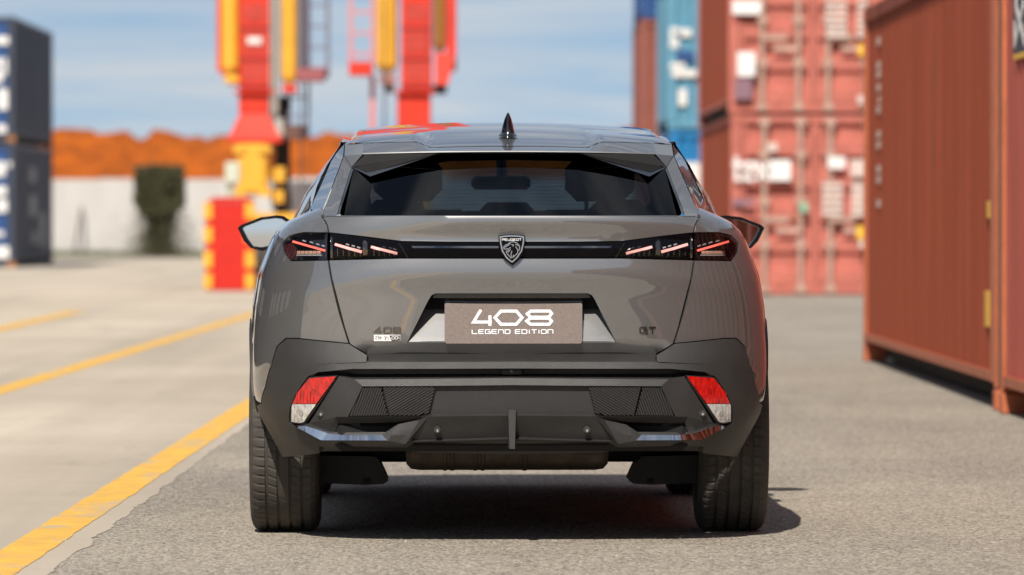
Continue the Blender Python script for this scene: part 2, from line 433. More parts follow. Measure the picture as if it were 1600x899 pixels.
m_midblue = mat('bright_blue_container_paint', (0.012, 0.20, 0.47), rough=0.5, var=0.2, vscale=2)
m_brown = mat('brown_red_container_paint', (0.26, 0.075, 0.05), rough=0.55, var=0.25, vscale=2)
m_yellow = mat('yellow_sticker', (0.80, 0.45, 0.03), rough=0.5)
m_wht = mat('white_marking', (0.78, 0.76, 0.73), rough=0.6, var=.12, vscale=20)
m_pinkwht = mat('faded_white_stencil', (0.66, 0.52, 0.46), rough=0.6, var=.3, vscale=25)
m_navyprint = mat('navy_logo_panel', (0.018, 0.020, 0.050), rough=0.5)
m_green_seal = mat('green_seal', (0.20, 0.42, 0.28), rough=.5)
m_purple = mat('purple_grey_placard', (0.22, 0.12, 0.15), rough=.6)

def corrugated(L, H, per=0.278, dep=0.036):
    """flat sheet along +u, corrugated outwards (0..dep)"""
    prof = []; u = 0.0
    n = max(1, int(L / per)); k = L / n
    for i in range(n):
        u = i * k
        prof += [(u, 0), (u + k * .26, 0), (u + k * .50, dep), (u + k * .76, dep)]
    prof.append((L, 0))
    return prof

def container(label, x0, y0, z0, L=12.19, Wd=2.44, H=2.6, m=m_red_box, edge=None, doors=False, dm=None, cat='shipping container',
              group='shipping containers in the yard', lift=0.16):
    """long axis +Y; x0 = its left side, y0 = the end facing the camera"""
    edge = edge or m; dm = dm or m
    t = thing('shipping_container', label, cat, (x0, y0, z0), 0, group)
    # sides
    prof = corrugated(L - 0.30, H)
    zb, zt = lift + 0.045, H - 0.10
    for side in (0, 1):
        v, f = [], []
        for (u, d) in prof:
            x = (0.055 - d) if side == 0 else (Wd - 0.055 + d)
            v += [(x, 0.15 + u, zb), (x, 0.15 + u, zt)]
        for i in range(len(prof) - 1): f.append((2 * i, 2 * i + 2, 2 * i + 3, 2 * i + 1))
        mk('side_panel', v, f, m, t)
        xa, xb = (0.0, 0.07) if side == 0 else (Wd - 0.07, Wd)
        boxo('bottom_rail', (xa + .004, xb - .004, 0.16, L - 0.16, lift, zb + .012), edge, t)
        boxo('top_rail', (xa + .004, xb - .004, 0.16, L - 0.16, zt - .012, H - .01), m, t)
        for e in (0, 1):
            ya, yb = (0.0, 0.155) if e == 0 else (L - 0.155, L)
            boxo('corner_post', (xa if side == 0 else Wd - .16, xa + .16 if side == 0 else Wd, ya, yb, 0.122, H - .122), edge, t, bev=.012)
            for zz in (0.0, H - 0.12):
                boxo('corner_casting', (-.004 if side == 0 else Wd - .174, .174 if side == 0 else Wd + .004, ya - .004 if e == 0 else yb - .17, ya + .17 if e == 0 else yb + .004, zz, zz + .12), edge, t, bev=.01)
    prof2 = corrugated(L - .3, Wd, per=.21, dep=.02)
    v, f = [], []
    for (u, d) in prof2: v += [(.06, .15 + u, H - .05 + d), (Wd - .06, .15 + u, H - .05 + d)]
    for i in range(len(prof2) - 1): f.append((2 * i, 2 * i + 1, 2 * i + 3, 2 * i + 2))
    mk('roof_panel', v, f, m, t)
    boxo('floor_frame', (.16, Wd - .16, .18, L - .18, .03, lift + .09), m_dark_gap, t)
    bm = bmesh.new()
    box(bm, .165, Wd - .165, L - .12, L - .05, lift, H - .02)
    from_bm('end_wall', bm, m, t)
    boxo('header', (.165, Wd - .165, .02, .12, H - .115, H - .01), edge, t); boxo('sill', (.165, Wd - .165, .02, .12, .02, .15), edge, t)
    wdo = (Wd - .33) / 2
    if doors:
        for k in (0, 1):
            xa = .165 + k * wdo + .006; xb = xa + wdo - .012
            # panel pressed with horizontal corrugations
            zs = []; z_ = .16; nc = 5; hh = (H - .28) / nc
            for i in range(nc):
                zz = .16 + i * hh
                zs += [(zz, .045), (zz + hh * .40, .045), (zz + hh * .50, .115), (zz + hh * .86, .115)]
            zs.append((H - .12, .045))
            v, f = [], []
            for (zz, d) in zs: v += [(xa + .06, d, zz), (xb - .06, d, zz)]
            for i in range(len(zs) - 1): f.append((2 * i, 2 * i + 1, 2 * i + 3, 2 * i + 2))
            b0 = len(v)
            for (p, q) in ((xa, xa + .06), (xb - .06, xb)):
                b0 = len(v); v += [(p, .04, .155), (q, .04, .155), (q, .04, H - .12), (p, .04, H - .12)]; f.append((b0, b0 + 1, b0 + 2, b0 + 3))
            d_ = mk('door', v, f, dm, t)
            for j, fx in enumerate((.30, .80) if k == 0 else (.20, .72)):
                xr = xa + (xb - xa) * fx
                bm = bmesh.new(); cyl(bm, (xr, .0, .05), (xr, .0, H - .03), .045, 10)
                for zz in (.09, H * .28, H * .52, H * .78, H - .1): box(bm, xr - .075, xr + .075, -.05, .05, zz - .05, zz + .05)
                from_bm('locking_bar', bm, m_bar, d_, angle=40)
                bm = bmesh.new()
                zz = H * (.42 if j == 0 else .36)
                box(bm, xr - .03 if j == 0 else xr - .36, xr + .36 if j == 0 else xr + .03, -.075, -.055, zz - .04, zz + .04)
                from_bm('handle', bm, m_bar, d_)
    else:
        prof3 = corrugated(Wd - .33, H, per=.25, dep=.04)
        v, f = [], []
        for (u, d) in prof3: v += [(.165 + u, .09 - d, .14), (.165 + u, .09 - d, H - .11)]
        for i in range(len(prof3) - 1): f.append((2 * i, 2 * i + 2, 2 * i + 3, 2 * i + 1))
        mk('end_panel', v, f, dm, t)
    return t

def mark_end(t, x0, x1, z0, z1, m, name='marking', y=-.004, d=.045):
    return boxo(name, (x0, x1, .035 - d * 0 + y - .003, .035 + y + .045, z0, z1), m, t)
def mark_side(t, y0, y1, z0, z1, m, name='marking', x=.012):
    return boxo(name, (x, x + .05, y0, y1, z0, z1), m, t)

# --- row on the right beside the car (standing along +Y, left face at x = 2.93)
HX = 2.735
c1 = container('dark red container second along the right row, column of white characters at its far end', 2.93, 33.52, 0, L=11.8, H=HX, m=m_red_box, edge=m_orange_edge)
c2 = container('red container at right frame edge with navy and white logo panel', 2.915, 20.90, 0, L=12.19, H=HX, m=m_red_box2, edge=m_orange_edge)
container('red container of the right row standing level with the car, out of frame', 2.93, 8.40, 0, L=12.19, H=HX, m=m_red_box, edge=m_orange_edge)
container('red container of the right row standing nearest the camera, out of frame', 2.93, -4.1, 0, L=12.19, H=HX, m=m_red_box2, edge=m_orange_edge)
# connector lugs in the slit between the first two
for zz in (1.86, 1.07, .33):
    boxo('tie_lug', (.03, .13, -.42, -.006, zz - .05, zz + .05), m_orange_edge, c1)
# yellow stickers near the near end, vertical number at the far end
boxo('post_plate', (-.003, .05, .157, .36, .16, HX - .13), m_orange_edge, c1)
boxo('slit_strip', (.012, .40, -.024, -.006, .15, HX - .13), mat('dark_slit_strip', (.045, .042, .036), rough=.8), c1)  # dark strip added on the end frame to keep the slit dark
mark_side(c1, .66, .95, .47, .68, m_yellow, 'sticker', x=.015)
mark_side(c1, .60, .80, 1.11, 1.21, m_yellow, 'sticker', x=.015)
rgl = random.Random(5)
for py in (71, 108, 122, 142, 161, 176, 214, 230, 267, 283, 320):
    zc = HC - (py - 342) / 204.0
    nar = .5 if py == 161 else 1.0
    for (dy, dz, hh, ww) in ((0, .016, .016, .26), (.05, -.012, .014, .2)):
        mark_side(c1, 10.12 + dy, 10.12 + dy + (ww + .12) * nar, zc + dz - hh, zc + dz + hh, m_pinkwht, 'painted_character', x=.0155 - dy * .01)
# logo panel on the near container
mark_side(c2, 9.4, 11.50, 2.02, 2.56, m_navyprint, 'logo_panel', x=.013)
mark_side(c2, 9.4, 11.50, 1.985, 2.018, m_yellow, 'logo_stripe', x=.013)
def side_map(u, v, d): return (.0125 - d, 11.42 - u, 2.02 + v)
V, Fc = strokes_mesh([([(.05, .27), (.60, .05)], 0), ([(.55, .26), (.02, .05)], 0), ([(.0, .18), (.0, .04)], 0), ([(.75, .26), (.75, .03), (1.2, .03)], 0),
                      ([(.5, .50), (.05, .47), (.0, .38), (.18, .30)], 0), ([(.75, .5), (.75, .32), (1.2, .32)], 0), ([(1.45, .26), (1.45, .03), (1.9, .03), (1.9, .26)], 0)], .062, side_map, .003)
mk('logo_letter', V, Fc, m_wht, c2)

# --- far stack of red containers, doors towards us
XF, YF = 3.52, 84.0
f1 = container('coral red container at ground level of far stack, white name panel on its doors', XF, YF, 0, H=2.60, m=m_red_box, edge=m_door_red, doors=True, dm=m_door_red)
f2 = container('coral red container stacked second of far red stack, white placards on its doors', XF - .03, YF + .05, 2.62, H=2.60, m=m_red_box, edge=m_door_red, doors=True, dm=m_door_red)
container('coral red container topmost of far red stack, mostly above the frame', XF + .02, YF, 5.24, H=2.60, m=m_red_box, edge=m_door_red, doors=True, dm=m_door_red)
SF = FPX / YF
def fx(px): return (px - 760) / SF - XF
def fz(py): return HC - (py - 342) / SF
def sticker(t, px0, px1, py0, py1, m, name='placard', zoff=0):
    return boxo(name, (fx(px0), fx(px1), -.105, -.092, fz(py1) - zoff, fz(py0) - zoff), m, t)
def door_map(u, v, d): return (u, -.094 - d, v)
# lower: "tex" lettering running into a white panel
tex = [([(fx(1150), fz(245)), (fx(1150), fz(281)), (fx(1158), fz(281))], 0), ([(fx(1144), fz(257)), (fx(1160), fz(257))], 0),
       ([(fx(1164), fz(268)), (fx(1178), fz(268)), (fx(1178), fz(256)), (fx(1164), fz(256)), (fx(1164), fz(281)), (fx(1179), fz(281))], 0),
       ([(fx(1183), fz(255)), (fx(1199), fz(282))], 0), ([(fx(1199), fz(255)), (fx(1183), fz(282))], 0)]
V, Fc = strokes_mesh(tex, .055, door_map, .004); mk('company_lettering', V, Fc, m_wht, f1)
sticker(f1, 1202, 1235, 251, 283, m_wht)
sticker(f1, 1198, 1214, 224, 238, m_pinkwht)
sticker(f1, 1293, 1320, 246, 264, m_wht); sticker(f1, 1328, 1355, 250, 277, m_pinkwht)
for py in (286, 297, 308, 319, 330): sticker(f1, 1284, 1316, py, py + 8, m_pinkwht, 'stencil_line'); sticker(f1, 1330, 1355, py, py + 9, m_pinkwht, 'stencil_line')
sticker(f1, 1338, 1354, 354, 374, m_yellow, 'sticker'); sticker(f1, 1342, 1352, 376, 388, m_pinkwht, 'sticker')
sticker(f1, 1250, 1262, 318, 332, m_green_seal, 'seal')
sticker(f1, 1144, 1178, 312, 322, m_purple)
# upper
sticker(f2, 1147, 1192, 2, 23, m_wht, zoff=2.62); sticker(f2, 1155, 1183, 82, 120, m_wht, zoff=2.62); sticker(f2, 1150, 1178, 124, 156, m_purple, zoff=2.62)
for py in (2, 13, 24, 34, 44, 53):
    sticker(f2, 1292 + (py % 3), 1326, py, py + 7, m_pinkwht, 'stencil_line', 2.62); sticker(f2, 1342, 1357, py, py + 7, m_pinkwht, 'stencil_line', 2.62)
sticker(f2, 1344, 1358, 70, 88, m_yellow, 'sticker', 2.62); sticker(f2, 1343, 1357, 150, 163, m_pinkwht, 'sticker', 2.62)

# --- blue stacks behind it
b1 = container('bright blue container at ground level under the light blue one', 3.10, 98.6, 0, L=6.06, H=2.59, m=m_midblue)
boxo('placard', (.15, .55, -.02, .03, 1.55, 2.05), m_wht, b1); boxo('placard', (.35, .75, -.02, .03, .75, 1.25), m_wht, b1)
b2 = container('light blue container with white lettering stacked above a bright blue one', 3.06, 98.6, 2.61, L=6.06, H=2.59, m=m_ltblue)
SB_ = FPX / 98.6
def bx(px): return (px - 760) / SB_ - 3.06
def bz(py): return HC - (py - 342) / SB_ - 2.61
for (a, c, d, e) in ((1047, 1053, 44, 76), (1054, 1062, 44, 52), (1054, 1060, 60, 76), (1064, 1080, 46, 58), (1047, 1070, 99, 108), (1050, 1088, 110, 121), (1060, 1073, 140, 166)):
    boxo('white_lettering', (bx(a), bx(c), -.02, .03, bz(e), bz(d)), m_wht, b2)
boxo('placard', (bx(1058), bx(1084), -.02, .03, bz(97), bz(80)), m_blue_box, b2)
container('blue container above frame on top of the light blue one', 3.06, 98.6, 5.22, L=6.06, H=2.59, m=m_blue_box)
container('brown container at ground level, farthest stack on the right', 3.16, 120, 0, L=6.06, H=2.59, m=m_brown)
container('brown red container second in the farthest stack beside the light blue one', 3.16, 120, 2.61, L=6.06, H=2.59, m=m_brown)
container('dark blue container topmost of the farthest stack on the right', 3.18, 120, 5.22, L=6.06, H=2.59, m=m_blue_box)

# --- blue stack at the far left
HL = 2.83
XL = -10.6 - 2.44
l1 = container('lower blue container at left frame edge, sides coloured navy as in shade, white lettering on its end', XL, 131, 0, L=11.6, H=HL - .02, m=m_blue_shaded, dm=m_blue_box, edge=m_blue_shaded)
l2 = container('upper blue container at left frame edge, sides coloured navy as in shade, stacked on another', XL, 131, HL, L=11.6, H=HL - .02, m=m_blue_shaded, dm=m_blue_box, edge=m_blue_shaded)
SLs = FPX / 131
def letters_left(t, zoff, spec):
    for (a, c, p0, p1) in spec:
        x0_ = (a - 760) / SLs - XL; x1_ = (c - 760) / SLs - XL
        boxo('white_lettering', (x0_, x1_, -.01, .04, HC - (p1 - 342) / SLs - zoff, HC - (p0 - 342) / SLs - zoff), m_wht, t)
letters_left(l2, HL, ((-8, 14, 58, 70), (-8, 3, 92, 104), (6, 11, 92, 118), (-8, 4, 110, 130), (-2, 12, 140, 172), (-4, 10, 196, 208)))
letters_left(l1, 0, ((-6, 8, 254, 276), (12, 18, 254, 262), (-8, 10, 292, 306), (-4, 11, 312, 332), (-8, 6, 362, 370), (-8, 14, 386, 404)))
for t_, zz in ((l1, 0), (l2, 0)):
    boxo('corner_fitting', (2.27, 2.46, -.03, .1, .0, .13), mat('orange_rust_fitting', (.42, .17, .05), rough=.7, var=.4), t_)
for (yy, hh, zz) in ((4.2, .35, 1.95), (4.4, .5, 1.15), (4.9, .3, .5), (7.5, .35, .4), (7.3, .5, .75)):
    boxo('grey_stencil', (2.40, 2.447, yy, yy + 2.0, zz, zz + hh), mat('grey_stencil_print', (.20, .21, .23), rough=.6, var=.5, vscale=4), l1)

# --- unseen navy stacks on the left beyond the lanes; the car's flank mirrors them
for (yy, zz, lb) in ((30.0, 0, 'navy container left of the lanes, lower of the stack ahead of the car'), (30.0, 2.62, 'navy container left of the lanes, upper of the stack ahead of the car'),
                     (43.0, 0, 'navy container left of the lanes, lower of the farther stack'), (43.0, 2.62, 'navy container left of the lanes, upper of the farther stack'),
                     (56.0, 0, 'navy container left of the lanes, lower of the unseen third stack, added for reflections'), (56.0, 2.62, 'navy container left of the lanes, upper of the unseen third stack, added for reflections'),  # unseen stack added to darken the flank's reflections
                     (69.0, 0, 'navy container left of the lanes, lower of the unseen last stack, added for reflections'), (69.0, 2.62, 'navy container left of the lanes, upper of the unseen last stack, added for reflections'),  # also added out of view, for darker reflections
                     (16.5, 0, 'navy container left of the lanes, lower of the stack level with the car'), (16.5, 2.62, 'navy container left of the lanes, upper of the stack level with the car')):
    t_ = container(lb, -11.4, yy, zz, H=2.6, m=m_blue_shaded, dm=m_blue_box)
    for k in range(5): boxo('white_lettering', (2.40, 2.447, 3.2 + k * 1.25, 3.9 + k * 1.25, 1.1, 1.9), m_wht, t_)

# ------------------------------------------------------------------ hoarding, earth bank, shrub
m_sheet = mat('white_sheet_metal', (0.52, 0.50, 0.475), rough=0.6, var=0.22, vscale=1.2, vstretch=(1, 1, .3), dark=(.46, .43, .40))
YW = 174.0
hw = thing('hoarding', 'white ribbed sheet metal hoarding in front of the orange earth bank', 'hoarding', (0, YW, 0))
v, f = [], []
prof = corrugated(1.15, 2.3, per=.23, dep=.03)
for (u, d) in prof: v += [(u, -d, 0.03), (u, -d, 2.30)]
for i in range(len(prof) - 1): f.append((2 * i, 2 * i + 2, 2 * i + 3, 2 * i + 1))
first = None
for i in range(-22, 18):
    if first is None:
        first = mk('sheet_panel', v, f, m_sheet, hw); o = first
    else:
        o = first.copy(); COL.objects.link(o); o.parent = hw
    o.location = (i * 1.15 + (.0), .006 * (i % 2), random.uniform(-.03, .03))
for i in range(-11, 10):
    boxo('post', (i * 2.3 - .04, i * 2.3 + .04, .04, .12, 0, 2.2), m_bar, hw)
pole = cylo('leaning_pole', W_(117, 397, 172.5), W_(128, 325, 173.8), .045, mat('grey_pole_paint', (.12, .11, .10), rough=.7))
pole['label'] = 'thin dark pole leaning on the white hoarding'; pole['category'] = 'pole'

def bank():
    nx, ny = 300, 40
    V, Fc = [], []
    for j in range(ny):
        for i in range(nx):
            x = -60 + i * .4; t_ = j / (ny - 1); y = 180 + t_ * 26
            top = 3.70 + .40 * mnoise.noise((x * .11, 1.2, 0)) + .42 * mnoise.noise((x * .42, 4, 0)) + .26 * mnoise.noise((x * 1.2, 9, 0))
            if -14.2 < x < -11.6: top += .28
            prof_ = min(1, t_ * 2.6) if t_ < .6 else 1 - (t_ - .6) * .4
            z = top * prof_ + .25 * mnoise.noise((x * .7, y * .5, 2)) * (prof_ > .05) + .22 * mnoise.noise((x * 1.9, y * 1.7, 5)) * (prof_ > .05) + .12 * mnoise.noise((x * 4.1, y * 3.7, 8))
            V.append((x + .3 * mnoise.noise((x, y, 4)), y, max(z, -.1)))
    for j in range(ny - 1):
        for i in range(nx - 1): Fc.append((j * nx + i, j * nx + i + 1, (j + 1) * nx + i + 1, (j + 1) * nx + i))
    o = mk('earth_bank', V, Fc, mat('orange_soil', (0.43, 0.100, 0.010), rough=.95, spec=.1, var=.5, vscale=1.1, dark=(.20, .052, .012), bump=.6, bscale=3), angle=50)
    o['kind'] = 'structure'; o['label'] = 'bank of raw orange earth behind the hoarding'
bank()
def hills():
    V, Fc = [], []
    n = 60
    for i in range(n):
        a = -1.2 + 2.4 * i / (n - 1); d = 2200
        h = 14 + 9 * mnoise.noise((a * 9, .3, 0)) + 5 * mnoise.noise((a * 31, 2, 0))
        V += [(d * math.sin(a), d * math.cos(a), -2), (d * math.sin(a), d * math.cos(a), h), (d * 1.1 * math.sin(a), d * 1.1 * math.cos(a), -2)]
    for i in range(n - 1):
        b = 3 * i; Fc += [(b, b + 3, b + 4, b + 1), (b + 1, b + 4, b + 5, b + 2)]
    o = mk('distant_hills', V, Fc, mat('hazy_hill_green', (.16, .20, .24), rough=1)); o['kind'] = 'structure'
hills()

def verge():
    V, Fc = [], []; rg = random.Random(11)
    for i in range(9000):
        x = rg.uniform(-24, 10); y = YW - .15 - abs(rg.gauss(0, .5)); h = rg.uniform(.05, .22); w = .02
        a = rg.uniform(0, 3.14); lx, ly = rg.gauss(0, .05), rg.gauss(0, .05)
        b = len(V); V += [(x - w * math.cos(a), y - w * math.sin(a), 0), (x + w * math.cos(a), y + w * math.sin(a), 0), (x + lx, y + ly, h)]; Fc.append((b, b + 1, b + 2))
    o = mk('grass_verge', V, Fc, mat('verge_grass', (.085, .115, .030), rough=.8, var=.4, vscale=2)); o['kind'] = 'stuff'; o['label'] = 'strip of rough grass along the foot of the hoarding'
verge()

def shrub():
    Y = 166.0; s = FPX / Y
    base = W_(250, 342 + HC * s, Y); base.z = 0
    t = thing('clipped_tree', 'small dark square clipped tree in front of the white hoarding', 'tree', base)
    bm = bmesh.new()
    rg = random.Random(4)
    cyl(bm, (0, 0, 0), (.02, 0, 1.3), .13, 8, .08)
    for k in range(7):
        a = k * .9; cyl(bm, (0, 0, .35 + .1 * k), (.55 * math.cos(a), .55 * math.sin(a), 1.4 + .1 * k), .05, 6, .02)
        cyl(bm, (.1 * math.cos(a * 2), .1 * math.sin(a), 0), (.42 * math.cos(a), .42 * math.sin(a), 1.25), .05, 6, .03)
    from_bm('trunk', bm, mat('shrub_bark', (.045, .035, .025), rough=.9, var=.3), t, angle=50)
    V, Fc = [], []
    for i in range(14000):
        x, y, z = rg.uniform(-.80, .80), rg.uniform(-.7, .7), rg.uniform(1.15, 2.68)
        # rounded box with ragged lower edge
        if z < 1.55 and abs(x) > (z - .65) * .85 + .12 * mnoise.noise((x * 3, y * 3, 0)): continue
        if abs(x) > .70 + .09 * mnoise.noise((z * 4, y * 2, 1)) or z > 2.60 + .10 * mnoise.noise((x * 3, y * 3, 6)): continue
        if mnoise.noise((x * 3.2, y * 3.2, z * 3.2)) < -.42: continue
        sz = rg.uniform(.035, .075)
        n1 = Vector((rg.gauss(0, 1), rg.gauss(0, 1), rg.gauss(0, 1))).normalized(); n2 = n1.orthogonal().normalized()
        c = Vector((x, y, z)); b = len(V)
        V += [c - n1 * sz, c + n2 * sz * .5, c + n1 * sz, c - n2 * sz * .5]; Fc.append((b, b + 1, b + 2, b + 3))
    # low skirt of suckers round the stem
    for i in range(6500):
        a = rg.uniform(0, 6.28); z = rg.uniform(.03, 1.4); r_ = abs(rg.gauss(0, .34 + .28 * (1 - z / 1.4)))
        c = Vector((r_ * math.cos(a), r_ * math.sin(a), z)); sz = rg.uniform(.03, .06)
        n1 = Vector((rg.gauss(0, 1), rg.gauss(0, 1), rg.gauss(0, 1))).normalized(); n2 = n1.orthogonal().normalized(); b = len(V)
        V += [c - n1 * sz, c + n2 * sz * .5, c + n1 * sz, c - n2 * sz * .5]; Fc.append((b, b + 1, b + 2, b + 3))
    mk('crown', V, Fc, mat('shrub_leaves', (.085, .078, .030), rough=.7, var=.5, vscale=4, dark=(.038, .038, .016)), t)
shrub()

# ------------------------------------------------------------------ gantry crane (legs only reach into the picture)
m_cred = mat('crane_red_paint', (0.66, 0.045, 0.022), rough=0.5, var=0.18, vscale=2, spec=.25)
m_gred = mat('guard_box_red_paint', (0.56, 0.022, 0.013), rough=0.55, var=0.15, vscale=3, spec=.25)
m_cyel = mat('crane_yellow_paint', (0.78, 0.40, 0.035), rough=0.45, var=0.15, vscale=3)
m_cdark = mat('crane_dark_steel', (0.035, 0.03, 0.032), rough=0.6, var=.3)
m_cgrey = mat('pale_grey_cable_duct', (0.42, 0.40, 0.36), rough=0.6, var=.1)
m_cstair = mat('grey_ladder_steel', (0.15, 0.14, 0.19), rough=0.6)
m_maroon = mat('maroon_platform', (0.20, 0.025, 0.03), rough=0.6)
YC = 92.0; SCN = FPX / YC
def cxx(px): return (px - 760) / SCN
def czz(py): return HC - (py - 342) / SCN
crane = thing('gantry_crane', 'tall red and yellow port crane behind the car, two legs seen', 'crane', (0, YC, 0))
TOP = 9.5
def cbox(name, px0, px1, py0, py1, ya, yb, m, bev=.01):
    return boxo(name, (cxx(px0), cxx(px1), ya, yb, czz(py1), TOP if py0 is None else czz(py0)), m, crane, bev)
def ctube(name, pxa, pxb, py1, yc, m, py0=None):
    r_ = (cxx(pxb) - cxx(pxa)) / 2; xc = (cxx(pxa) + cxx(pxb)) / 2
    bm = bmesh.new(); cyl(bm, (xc, yc, czz(py1)), (xc, yc, TOP if py0 is None else czz(py0)), r_, 18)
    cyl(bm, (xc, yc, czz(py1 + 10)), (xc, yc, czz(py1)), r_ * .6, 14, r_)
    return from_bm(name, bm, m, crane, angle=45)
def ladder(pxs, py1, rungs_py, yc, m, rail=.03):
    bm = bmesh.new()
    for px in pxs: box(bm, cxx(px) - rail, cxx(px) + rail, yc - .03, yc + .03, czz(py1), TOP)
    zz = czz(py1) + .15
    while zz < TOP:
        box(bm, cxx(pxs[0]), cxx(pxs[1]), yc - .02, yc + .02, zz - .018, zz + .018); zz += .33
    return from_bm('ladder', bm, m, crane)
def frustum(name, pa, pb, py_t, pc, pd, py_b, ya, yb, m):
    bm = bmesh.new()
    T = [(cxx(pa), ya), (cxx(pb), ya), (cxx(pb), yb), (cxx(pa), yb)]; B = [(cxx(pc), ya - .1), (cxx(pd), ya - .1), (cxx(pd), yb + .1), (cxx(pc), yb + .1)]
    t_ = [bm.verts.new((x, y, czz(py_t))) for x, y in T]; b_ = [bm.verts.new((x, y, czz(py_b))) for x, y in B]
    bm.faces.new(t_); bm.faces.new(b_[::-1])
    for i in range(4): bm.faces.new((b_[i], b_[(i + 1) % 4], t_[(i + 1) % 4], t_[i]))
    return from_bm(name, bm, m, crane)
# left leg
cbox('leg', 375, 423, None, 142, -.25, .35, m_cred, .02)
cbox('leg_plate', 339, 374, None, 112, .10, .16, m_cred)
frustum('plate_foot', 342, 374, 112.3, 360, 374, 134, .10, .16, m_cred)
ctube('cylinder', 346, 375, 106, -.08, m_cyel)
cbox('bracket', 352, 374, 118, 131, -.16, .08, m_cyel)
cbox('flange', 368, 430, 142.3, 148, -.32, .42, m_cred)
cbox('neck', 374, 421, 148.3, 178, -.22, .32, m_cred, .02)
frustum('leg_foot', 376, 420, 178.3, 358, 440, 218, -.25, .35, m_cred)
cbox('foot_plate', 356, 442, 218.3, 224, -.4, .5, m_cred)
ctube('cable_duct', 422, 437, 176, -.22, m_cgrey)
cbox('duct_elbow', 430, 444, 186, 214, -.26, -.1, m_cgrey)
ctube('cylinder', 439, 466, 122, -.1, m_cyel)
cbox('bracket', 442, 464, 134, 146, -.2, .1, m_cred)
cbox('cable_tray', 467, 480, None, 124, .1, .2, m_cstair)
ladder((482, 512), 122, None, .15, m_cstair)
frustum('platform', 464, 510, 108, 464, 506, 128, -.35, .5, m_maroon)
bmx = bmesh.new()
for px in (452, 481): box(bmx, cxx(px) - .025, cxx(px) + .025, .1, .16, czz(215), czz(130))
zz = czz(212)
while zz < czz(132): box(bmx, cxx(452), cxx(481), .11, .15, zz - .015, zz + .015); zz += .3
from_bm('lower_ladder', bmx, m_cstair, crane)
cbox('control_box', 440, 478, 196, 219, -.2, .3, mat('crane_cabinet_brown', (.13, .06, .045), rough=.6))
cbox('rear_column', 428, 452, 150, 372, .38, .62, m_cdark)
bmx = bmesh.new(); box(bmx, cxx(372), cxx(420), -.5, .2, czz(306), czz(226), .05)
for px, py in ((372, 232), (412, 232), (372, 300), (412, 300)): box(bmx, cxx(px) - .05, cxx(px + 8) + .05, -.56, -.3, czz(py + 8), czz(py - 4))
from_bm('bogie_housing', bmx, m_cyel, crane)
cbox('side_lug', 424, 446, 262, 286, -.3, .1, m_cyel); cbox('side_lug', 424, 444, 298, 318, -.3, .1, m_cyel)
cbox('chassis_beam', 396, 468, 334, 352, -.4, .1, m_cyel)
def tyre_simple(px, py, r_, yc, w=.35):
    vv, ff = lathe([(-w / 2, r_ * .55), (-w / 2, r_ * .9), (-w / 2 + .06, r_), (w / 2 - .06, r_), (w / 2, r_ * .9), (w / 2, r_ * .55), (-w / 2, r_ * .55)], 24)
    o_ = mk('tyre', vv, ff, m_rubber, crane, angle=40); o_.location = (cxx(px), yc, r_); return o_
for px in (410, 455): tyre_simple(px, 0, .5, -.15)
for px in (652, 690): tyre_simple(px, 0, .5, -.15)
cbox('motor_box', 442, 500, 284, 345, .2, .9, mat('crane_machinery_grey', (.17, .16, .17), rough=.6, var=.3))
# right leg
cbox('leg', 627, 675, None, 142, -.25, .35, m_cred, .02)
cbox('flange', 618, 680, 142.3, 148, -.32, .42, m_cred)
cbox('neck', 621, 673, 148.3, 200, -.22, .32, m_cred, .02)
frustum('leg_foot', 622, 672, 200.3, 606, 690, 240, -.25, .35, m_cred)
cbox('bogie_housing', 620, 672, 240.3, 336, -.5, .2, m_cyel, .05)
cbox('chassis_beam', 600, 700, 336.3, 352, -.4, .1, m_cyel)
ctube('cylinder', 588, 621, 104, -.1, m_cyel)
cbox('bracket', 594, 618, 116, 134, -.2, .1, mat('crane_faded_bracket', (.36, .17, .14), rough=.6))
cbox('bracket', 600, 616, 134.3, 146, -.15, .1, m_cdark)
ctube('hydraulic_pipe', 677, 697, 72, 0, mat('crane_ochre_brown', (.30, .13, .015), rough=.5))  # dark brownish ochre pipe
cbox('leg_plate', 697.5, 713, None, 112, -.1, .2, m_cred)
frustum('plate_foot', 680, 713, 84, 680, 700, 134, -.35, -.12, m_cred)
cbox('winch', 676, 698, 134.3, 148, -.2, .2, m_cdark)
m_pinkl = mat('thin_red_ladder_paint', (.62, .20, .19), rough=.5)
ladder((548, 583), 100, None, .1, m_pinkl, .025)
cbox('platform', 546, 582, 98, 119, -.35, .4, m_cred)
bmx = bmesh.new(); box(bmx, cxx(578), cxx(586), .05, .15, czz(330), czz(119.5)); from_bm('ladder_rail', bmx, m_pinkl, crane)
# cross beam tying the legs together, above the picture
boxo('cross_beam', (cxx(330), cxx(720), -.4, .6, TOP + .005, TOP + 1.0), m_cred, crane)
for (px, a) in ((398, 0), (650, 0)):
    boxo('rear_strut', (cxx(px) - .2, cxx(px) + .2, .63, 6.0, TOP + 1.005, TOP + 1.5), m_cred, crane)

m_patch = mat('crane_dull_red_cover', (.50, .040, .022), rough=.6, var=.3, vscale=4)
for (a, b_) in ((381, 417), (633, 669)):
    for (p0, p1) in ((8, 34), (52, 84), (100, 128)): cbox('cover_plate', a, b_, p0, p1, -.262, -.252, m_patch, 0)
    for py in (44, 92, 135): cbox('joint_band', a - 7, b_ + 7, py, py + 3, -.275, -.253, m_maroon, 0)
for (px, py1) in ((470, 340), (426, 330), (600, 330)): cbox('hose', px, px + 3, None, py1, -.3, -.27, m_cdark, 0)
cbox('label_plate', 388, 410, 60, 70, -.272, -.264, m_wht, 0)

